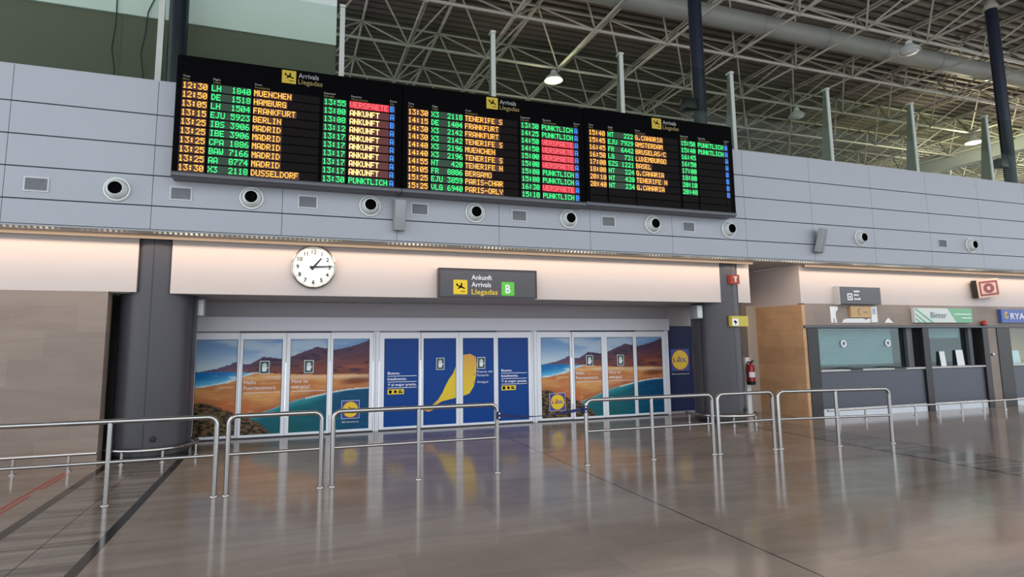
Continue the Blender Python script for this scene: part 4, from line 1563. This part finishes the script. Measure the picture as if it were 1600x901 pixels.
def barrier(xl, xr, mids, lab, yl=YR, yr_=YR):
    t_ = thing('barrier_rail', ((xl + xr) / 2, (yl + yr_) / 2, 0), lab, 'barrier', 'stainless steel crowd barriers')
    def Y(x_):
        return yl + (yr_ - yl) * (x_ - xl) / (xr - xl)
    b_ = new()
    tube(b_, ubar(xl, xr, yl, yr_, .972, .10), .031, 14)
    obj('hoop', b_, MT['steel'], t_)
    b_ = new()
    tube(b_, [(xl, yl, .498), (xr, yr_, .498)], .021, 12)
    obj('middle_rail', b_, MT['steel'], t_)
    for m_ in mids:
        b_ = new()
        tube(b_, [(m_, Y(m_), 0), (m_, Y(m_), .96)], .029, 14)
        obj('post', b_, MT['steel'], t_)
    for m_ in [xl, xr] + list(mids):
        b_ = new()
        lathe(b_, [(0, .018), (.040, .018), (.050, .010), (.052, 0), (0, 0)], (m_, Y(m_), 0), 'Z', 20)
        obj('foot_flange', b_, MT['steel'], t_)
    return t_


barrier(-5.0, -1.224, [-3.65, -2.397], 'stainless steel barrier standing before the left column and stone wall')
barrier(-1.085, 0.055, [], 'short stainless steel barrier standing before the left beach doors')
barrier(0.206, 2.541, [1.373], 'long stainless steel barrier standing before the blue doors, belt on its right post')
barrier(4.007, 6.373, [5.193], 'long stainless steel barrier standing before the right beach doors, belt on its left post')
barrier(6.488, 7.658, [], 'short stainless steel barrier standing before the right dark column')
barrier(7.765, 10.043, [8.928], 'long stainless steel barrier standing nearest the ticket offices', YR - .02, YR - .32)
# belt
t = thing('barrier_belt', (3.27, YR, .8), 'navy belt strung between two barriers across the opening before the doors', 'belt')
b = new()
N = 40
ra, rb = [], []
for i in range(N + 1):
    s_ = i / N
    x_ = 2.58 + (3.965 - 2.58) * s_
    z_ = .812 + .03 * s_ - .065 * math.sin(math.pi * s_) * (1 - .25 * s_)
    tw = math.pi / 2 * math.sin(math.pi * s_) * .95
    up_ = Vector((0, math.sin(tw), math.cos(tw))) * .024
    c_ = Vector((x_, YR, z_))
    ra.append([b.verts.new(c_ + up_ + Vector((0, d, 0))) for d in (-.002, .002)])
    rb.append([b.verts.new(c_ - up_ + Vector((0, d, 0))) for d in (-.002, .002)])
for i in range(N):
    b.faces.new((ra[i][0], rb[i][0], rb[i + 1][0], ra[i + 1][0]))
    b.faces.new((ra[i][1], ra[i + 1][1], rb[i + 1][1], rb[i][1]))
    b.faces.new((ra[i][0], ra[i + 1][0], ra[i + 1][1], ra[i][1]))
    b.faces.new((rb[i][0], rb[i][1], rb[i + 1][1], rb[i + 1][0]))
obj('webbing', b, MT['belt'], t)
for xx, zz in ((2.565, .812), (3.985, .842)):
    b = new()
    bevel_box(b, (xx - .045, YR - .045, zz - .055), (xx + .03, YR - .0, zz + .055), .008)
    cl = obj('clip', b, MT['belt'], t)
    b = new()
    for dz in (-.03, .03):
        lathe(b, [(0, .048), (.012, .048), (.012, .04), (0, .04)], (xx, YR, zz + dz), '-Y', 10)
    obj('rivet', b, MT['white'], cl)

# ------------------------------------------------------------------ ticket offices
def cabin_front(x0, x1, name_lab, n):
    t_ = thing('ticket_counter', ((x0 + x1) / 2, YP, 0), name_lab, 'counter', 'ticket counters')
    b_ = new()
    bevel_box(b_, (x0, YP + .04, .20), (x1, YP + .30, 1.085), .006, 1)
    obj('front_panel', b_, MT['counter'], t_, smooth=False)
    b_ = new()
    bevel_box(b_, (x0 + .002, YP - .02, 1.087), (x1 - .002, YP + .34, 1.13), .006, 1)
    obj('ledge', b_, MT['ledge'], t_, smooth=False)
    b_ = new()
    box(b_, (x0, YP + .03, 0), (x1, YP + .28, .198))
    obj('kick_plate', b_, MT['kick'], t_, smooth=False)
    return t_


def jamb(n, x0, x1, lab):
    b_ = new()
    bevel_box(b_, (x0, YP - .02, 0), (x1, YP + .32, 2.15), .006, 1)
    return struct('trim_%d' % n, b_, MT['darkframe'], lab, 'door jamb')


cabin_front(11.80, 15.37, 'long slate grey ticket counter under the closed shutter', 0)
cabin_front(15.61, 17.70, 'short slate grey ticket counter with papers, under the Binter sign', 1)
cabin_front(18.85, 22.2, 'slate grey ticket counter under the blue sign at the right edge', 2)
jamb(50, 11.445, 11.795, 'dark jamb left of the closed ticket shutter')
jamb(51, 15.375, 15.605, 'dark jamb between the two left ticket windows')
jamb(52, 17.705, 17.925, 'dark jamb left of the beige stone pillar')
jamb(53, 18.295, 18.845, 'dark jamb right of the beige stone pillar')
bm = new()
bevel_box(bm, (11.36, YP - .05, 2.152), (XR, YP + .02, 2.215), .006, 1)
struct('trim_54', bm, MT['sign_grey'], 'grey metal trim running over all the ticket windows', 'trim')
# rooms behind the windows
for k, (A_, B_, lab) in enumerate((((11.45, 1.4, 0), (XR, 1.5, 2.7), 'grey back wall of the ticket offices'), ((11.45, YP + .2, 2.6), (XR, 1.4, 2.7), 'grey ceiling of the ticket offices'),
                                   ((15.44, YP + .33, 0), (15.54, 1.4, 2.6), 'grey partition between the first two ticket offices'), ((18.25, YP + .33, 0), (18.35, 1.4, 2.6), 'grey partition left of the oak panelled office'))):
    bm = new()
    box(bm, A_, B_)
    struct('trim_%d' % (60 + k), bm, MT['sign_grey'], lab, 'inner wall')
bm = new()
box(bm, (18.36, 1.36, 0.0), (XR, 1.395, 2.55))
struct('trim_55', bm, MT['wood'], 'light oak panelling inside the office at the right edge', 'panelling')
YG = YP + .24
for n, (x0, x1, lab) in enumerate(((11.80, 15.37, 'glass of the shuttered ticket window'), (15.61, 17.70, 'glass of the ticket window with papers'), (18.85, 22.2, 'glass of the ticket window at the right edge'))):
    b = new()
    box(b, (x0, YG, 1.132), (x1, YG + .01, 2.15))
    tag(obj('window_%d' % (20 + n), b, GLASS_T, smooth=False), lab, 'window', None, 'structure')


def shutter(x0, x1, z0, lab):
    t_ = thing('roller_shutter', ((x0 + x1) / 2, YG + .06, z0), lab, 'shutter', 'roller shutters of the ticket windows')
    b_ = new()
    z = z0 + .03
    while z < 2.13:
        prism(b_, [(YG + .05, z), (YG + .042, z + .018), (YG + .05, z + .036), (YG + .062, z + .036), (YG + .062, z)], 'YZ', x0, x1)
        z += .0385
    obj('slat_curtain', b_, MT['shutter'], t_, smooth=False)
    b_ = new()
    box(b_, (x0, YG + .038, z0), (x1, YG + .068, z0 + .03))
    obj('bottom_bar', b_, MT['darkframe'], t_, smooth=False)
    return t_


shutter(11.82, 14.62, 1.19, 'closed pale teal roller shutter behind the first ticket window')
shutter(15.63, 17.2, 1.86, 'half raised pale teal roller shutter behind the second ticket window')
b = new()
bevel_box(b, (15.0, YG - .10, 1.135), (15.20, YG - .01, 2.15), .004, 1)
struct('trim_56', b, MT['sign_grey'], 'grey upright frame inside the first ticket window', 'window frame')
b = new()
bevel_box(b, (17.38, YG - .10, 1.135), (17.52, YG - .01, 2.15), .004, 1)
struct('trim_57', b, MT['sign_grey'], 'grey upright frame inside the second ticket window', 'window frame')
for xx, lab in ((12.88, 'pale round speech ring on the left half of the shuttered window'), (14.42, 'pale round speech ring on the right half of the shuttered window'), (15.75, 'pale round speech ring at the left edge of the Binter window')):
    b = new()
    lathe(b, [(.045, .0), (.05, .018), (.09, .018), (.095, 0)], (xx, YG, 1.76), '-Y', 24)
    tag(obj('speech_ring', b, MT['white']), lab, 'speech ring', 'speech rings in the ticket glass')
for xx, lab in ((12.95, 'black pass tray on the long counter, nearer the brown wall'), (14.45, 'black pass tray on the long counter, nearer the dark jamb')):
    t = thing('pass_tray', (xx, YP + .1, 1.13), lab, 'tray', 'pass trays on the long counter')
    b = new()
    bevel_box(b, (xx - .2, YP - .025, 1.131), (xx + .2, YP + .2, 1.145), .004, 1)
    obj('tray_plate', b, MT['black'], t, smooth=False)
    b = new()
    box(b, (xx - .2, YP - .03, 1.10), (xx + .2, YP - .022, 1.145))
    obj('tray_lip', b, MT['black'], t, smooth=False)
# papers standing on the second counter
for (x0, x1, z1, yy, lab) in ((15.66, 15.76, 1.42, -.04, 'narrow white paper at the left end of the Binter counter'), (16.26, 16.46, 1.52, -.05, 'white leaflet stand in the middle of the Binter counter'), (16.90, 17.18, 1.55, -.05, 'white notice standing at the right of the Binter counter')):
    b = new()
    prism(b, [(YG + yy, 1.132), (YG + yy - .012, 1.132), (YG + yy + .02, z1), (YG + yy + .025, z1)], 'YZ', x0, x1)
    tag(obj('counter_notice', b, MT['paper'], smooth=False), lab, 'notice', 'papers on the Binter counter')
t = thing('office_monitor', (17.0, .1, 1.13), 'pale monitor standing behind the notices in the Binter office', 'monitor')
b = new()
bevel_box(b, (16.85, .10, 1.45), (17.40, .15, 1.82), .01)
obj('screen', b, MT['ledge'], t)
b = new()
box(b, (17.08, .11, 1.0), (17.16, .14, 1.45))
obj('stand', b, MT['black'], t, smooth=False)
t = thing('office_desk', (17.0, .2, 0), 'dark desk inside the Binter office under the monitor', 'desk')
b = new()
bevel_box(b, (15.9, -.25, .96), (17.9, .6, 1.0), .006, 1)
obj('desk_top', b, MT['sign_grey'], t, smooth=False)
for xx in (15.95, 17.8):
    b = new()
    box(b, (xx, -.2, 0), (xx + .05, .55, .96))
    obj('desk_leg', b, MT['sign_grey'], t, smooth=False)
t = thing('picture_frame', (20.6, 1.35, 1.75), 'dark framed picture on the oak panelling in the right edge office', 'picture')
b = new()
for a, c in (((20.35, 1.9), (20.95, 1.95)), ((20.35, 1.45), (20.95, 1.50)), ((20.35, 1.5), (20.40, 1.9)), ((20.90, 1.5), (20.95, 1.9))):
    box(b, (a[0], 1.32, a[1]), (c[0], 1.355, c[1]))
obj('frame', b, MT['darkframe'], t, smooth=False)
b = new()
box(b, (20.40, 1.335, 1.50), (20.90, 1.355, 1.90))
obj('picture_sheet', b, MT['tan'], t, smooth=False)
b = new()
prism(b, [(YG + .10, 1.132), (YG + .088, 1.132), (YG + .12, 1.50), (YG + .125, 1.50)], 'YZ', 19.45, 19.80)
tag(obj('counter_notice', b, MT['paper'], smooth=False), 'white notice standing on the counter at the right edge', 'notice')
for xx, lab in ((18.02, 'small round steel release button on the beige stone pillar'),):
    b = new()
    lathe(b, [(0, .06), (.035, .055), (.045, .035), (.03, .01), (.03, 0), (0, 0)], (xx, YP, 1.42), '-Y', 16)
    tag(obj('door_release', b, MT['steel']), lab, 'button')

# signs over the ticket offices
t = thing('lodging_sign', (13.1, YP, 2.95), 'grey sign with small white pictogram above the first ticket office', 'sign')
b = new()
bevel_box(b, (12.43, YP - .16, 2.735), (13.80, YP - .002, 3.165), .006, 1)
obj('sign_box', b, MT['sign_grey'], t, smooth=False)
b = new()
box(b, (12.40, YP - .155, 2.72), (12.43, YP - .002, 3.18))
obj('end_cap', b, MT['ledge'], t, smooth=False)
yq = YP - .162
b = new()
for a, c in (((12.66, 2.83), (12.69, 3.0)), ((12.80, 2.83), (12.83, 3.0)), ((12.69, 2.97), (12.80, 3.0)), ((12.69, 2.83), (12.80, 2.86)), ((12.72, 2.88), (12.77, 2.94))):
    box(b, (a[0], yq - .004, a[1]), (c[0], yq, c[1]))
obj('pictogram', b, MT['white'], t, smooth=False)
b = new()
for k, (zz, ww) in enumerate(((3.03, .17), (2.94, .16), (2.84, .22))):
    x_ = 12.88
    random.seed(k + 3)
    while x_ < 12.88 + ww:
        q = random.uniform(.018, .032)
        box(b, (x_, yq - .004, zz), (x_ + q, yq, zz + random.choice((.038, .05))))
        x_ += q + .01
obj('lettering', b, MT['white'], t, smooth=False)
t = thing('hose_sign', (17.85, YP - .1, 3.24), 'square red hose reel sign with round symbol above the ticket offices', 'sign')
Rm = Matrix.Translation((17.82, YP - .12, 3.235)) @ Matrix.Rotation(math.radians(-5.5), 4, 'Y')


def rot_obj(name, b_, m, par):
    bmesh.ops.transform(b_, matrix=Rm, verts=b_.verts)
    return obj(name, b_, m, par, smooth=False)


b = new()
box(b, (-.43, -.085, -.245), (.43, .06, .245))
rot_obj('sign_box', b, MT['darkframe'], t)
b = new()
box(b, (-.44, -.10, -.25), (.44, -.085, .25))
rot_obj('sign_face', b, MT['hose_pale'], t)
b = new()
for a, c in (((-.38, .15), (.38, .20)), ((-.38, -.20), (.38, -.15)), ((-.38, -.15), (-.32, .15)), ((.32, -.15), (.38, .15))):
    box(b, (a[0], -.106, a[1]), (c[0], -.098, c[1]))
rot_obj('red_border', b, MT['sign_red'], t)
b = new()
N = 28
for k in range(N):
    a1, a2 = 2 * math.pi * k / N, 2 * math.pi * (k + 1) / N
    prism(b, [(.07 * math.cos(a1) * 1.25, .055 * math.sin(a1)), (.19 * math.cos(a1) * 1.15, .135 * math.sin(a1)), (.19 * math.cos(a2) * 1.15, .135 * math.sin(a2)), (.07 * math.cos(a2) * 1.25, .055 * math.sin(a2))], 'XZ', -.106, -.098)
rot_obj('reel_symbol', b, MT['sign_red'], t)
b = new()
box(b, (17.66, YP - .08, 3.2), (17.9, YP, 3.28))
obj('bracket', b, MT['black'], t, smooth=False)

t = thing('airline_sign', (16.13, YP, 2.48), 'green and white sign reading Binter above the second ticket office', 'sign')
yb_ = YP - .10
b = new()
bevel_box(b, (15.03, yb_, 2.285), (17.22, YP - .002, 2.665), .006, 1)
obj('sign_box', b, MT['binter_w'], t, smooth=False)
b = new()
prism(b, [(16.28, 2.663), (17.21, 2.663), (17.21, 2.287), (16.60, 2.287)], 'XZ', yb_ - .004, yb_ + .001)
obj('green_field', b, MT['binter_g'], t, smooth=False)
b = new()
for (xa, xb_) in ((15.05, 15.62), (15.05, 15.45)):
    pass
prism(b, [(15.04, 2.64), (15.09, 2.66), (15.72, 2.29), (15.62, 2.29)], 'XZ', yb_ - .004, yb_ + .001)
prism(b, [(15.04, 2.50), (15.06, 2.53), (15.45, 2.29), (15.36, 2.29)], 'XZ', yb_ - .004, yb_ + .001)
prism(b, [(15.04, 2.38), (15.05, 2.41), (15.25, 2.29), (15.18, 2.29)], 'XZ', yb_ - .004, yb_ + .001)
obj('leaf_stripes', b, MT['binter_g'], t, smooth=False)
b = new()
text(b, 'Binter', 15.62, 2.41, yb_ - .004, .155, .60)
obj('lettering', b, MT['grey_text'], t, smooth=False)
b = new()
box(b, (16.52, yb_ - .008, 2.50), (17.18, yb_ - .003, 2.525))
box(b, (16.80, yb_ - .008, 2.40), (17.18, yb_ - .003, 2.425))
obj('white_lines', b, MT['white'], t, smooth=False)
t = thing('airline_sign', (19.5, YP, 2.48), 'blue sign with white RYANAIR lettering at the right edge', 'sign')
b = new()
bevel_box(b, (18.43, yb_, 2.285), (21.0, YP - .002, 2.665), .006, 1)
obj('sign_box', b, MT['ryan'], t, smooth=False)
b = new()
text(b, 'RYANAIR', 18.80, 2.39, yb_ - .004, .17, 1.35, bold=.003)
obj('lettering', b, MT['white'], t, smooth=False)
b = new()
N = 14
for k in range(N):
    a1, a2 = math.radians(40 + 290 * k / N), math.radians(40 + 290 * (k + 1) / N)
    prism(b, [(18.64 + .06 * math.cos(a1), 2.50 + .07 * math.sin(a1)), (18.64 + .085 * math.cos(a1), 2.50 + .095 * math.sin(a1)), (18.64 + .085 * math.cos(a2), 2.50 + .095 * math.sin(a2)), (18.64 + .06 * math.cos(a2), 2.50 + .07 * math.sin(a2))], 'XZ', yb_ - .004, yb_ + .001)
for k in range(3):
    box(b, (18.61 + .025 * k, yb_ - .004, 2.44), (18.617 + .025 * k, yb_ + .001, 2.57))
obj('harp_emblem', b, MT['yellow'], t, smooth=False)

# remains of a removed sign above the first ticket office
b = new()
box(b, (12.86, YP - .06, 2.41), (13.56, YP - .001, 2.69))
t0 = thing('tan_sign', (13.2, YP, 2.55), 'tan sign plate with faded mark above the shuttered window', 'sign')
obj('plate', b, MT['tan'], t0, smooth=False)
b = new()
N = 10
for k in range(N):
    a1, a2 = math.radians(60 + 240 * k / N), math.radians(60 + 240 * (k + 1) / N)
    prism(b, [(13.16 + .045 * math.cos(a1), 2.55 + .06 * math.sin(a1)), (13.16 + .065 * math.cos(a1), 2.55 + .08 * math.sin(a1)), (13.16 + .065 * math.cos(a2), 2.55 + .08 * math.sin(a2)), (13.16 + .045 * math.cos(a2), 2.55 + .06 * math.sin(a2))], 'XZ', YP - .064, YP - .059)
box(b, (13.28, YP - .064, 2.53), (13.42, YP - .059, 2.55))
obj('faded_mark', b, MT['grey_text'], t0, smooth=False)
t0 = thing('pinned_notice', (13.7, YP, 2.5), 'white notice with blue print beside the tan sign plate', 'notice')
b = new()
box(b, (13.59, YP - .02, 2.29), (13.80, YP - .001, 2.69))
obj('sheet', b, MT['paper'], t0, smooth=False)
b = new()
for k in range(5):
    box(b, (13.64, YP - .024, 2.50 + .03 * k), (13.75, YP - .019, 2.515 + .03 * k))
obj('print_lines', b, MT['ryan'], t0, smooth=False)
b = new()
pts = [(12.24, 2.675), (12.50, 2.685), (12.49, 2.60), (12.42, 2.55), (12.41, 2.44), (12.44, 2.28), (12.36, 2.278), (12.37, 2.36), (12.33, 2.40), (12.32, 2.278), (12.25, 2.278)]
prism(b, pts, 'XZ', YP - .012, YP - .001)
tag(obj('torn_film', b, MT['paper'], smooth=False), 'torn white film strip upright at the left of the removed sign', 'torn film', 'white film left from a removed sign')
b = new()
prism(b, [(12.60, 2.279), (12.66, 2.36), (12.80, 2.385), (13.30, 2.39), (13.42, 2.35), (13.50, 2.39), (13.56, 2.38), (13.56, 2.279)], 'XZ', YP - .014, YP - .001)
tag(obj('torn_film', b, MT['paper'], smooth=False), 'torn white film strip lying flat under the tan sign plate', 'torn film', 'white film left from a removed sign')
b = new()
prism(b, [(14.05, 2.279), (14.14, 2.36), (14.20, 2.41), (14.28, 2.34), (14.36, 2.279)], 'XZ', YP - .012, YP - .001)
tag(obj('torn_film', b, MT['paper'], smooth=False), 'small torn white film triangle right of the tan sign plate', 'torn film', 'white film left from a removed sign')
t = thing('alarm_beacon', (17.72, YP - .04, 2.216), 'small red alarm beacon on the grey trim over the ticket windows', 'alarm')
b = new()
lathe(b, [(0, 2.216), (.075, 2.216), (.075, 2.24), (0, 2.24)], (17.72, YP - .075, 0), 'Z', 18)
obj('beacon_base', b, MT['darkframe'], t)
b = new()
lathe(b, [(.062, 2.24), (.06, 2.31), (.035, 2.345), (0, 2.35)], (17.72, YP - .075, 0), 'Z', 18)
obj('beacon_dome', b, MT['red'], t)
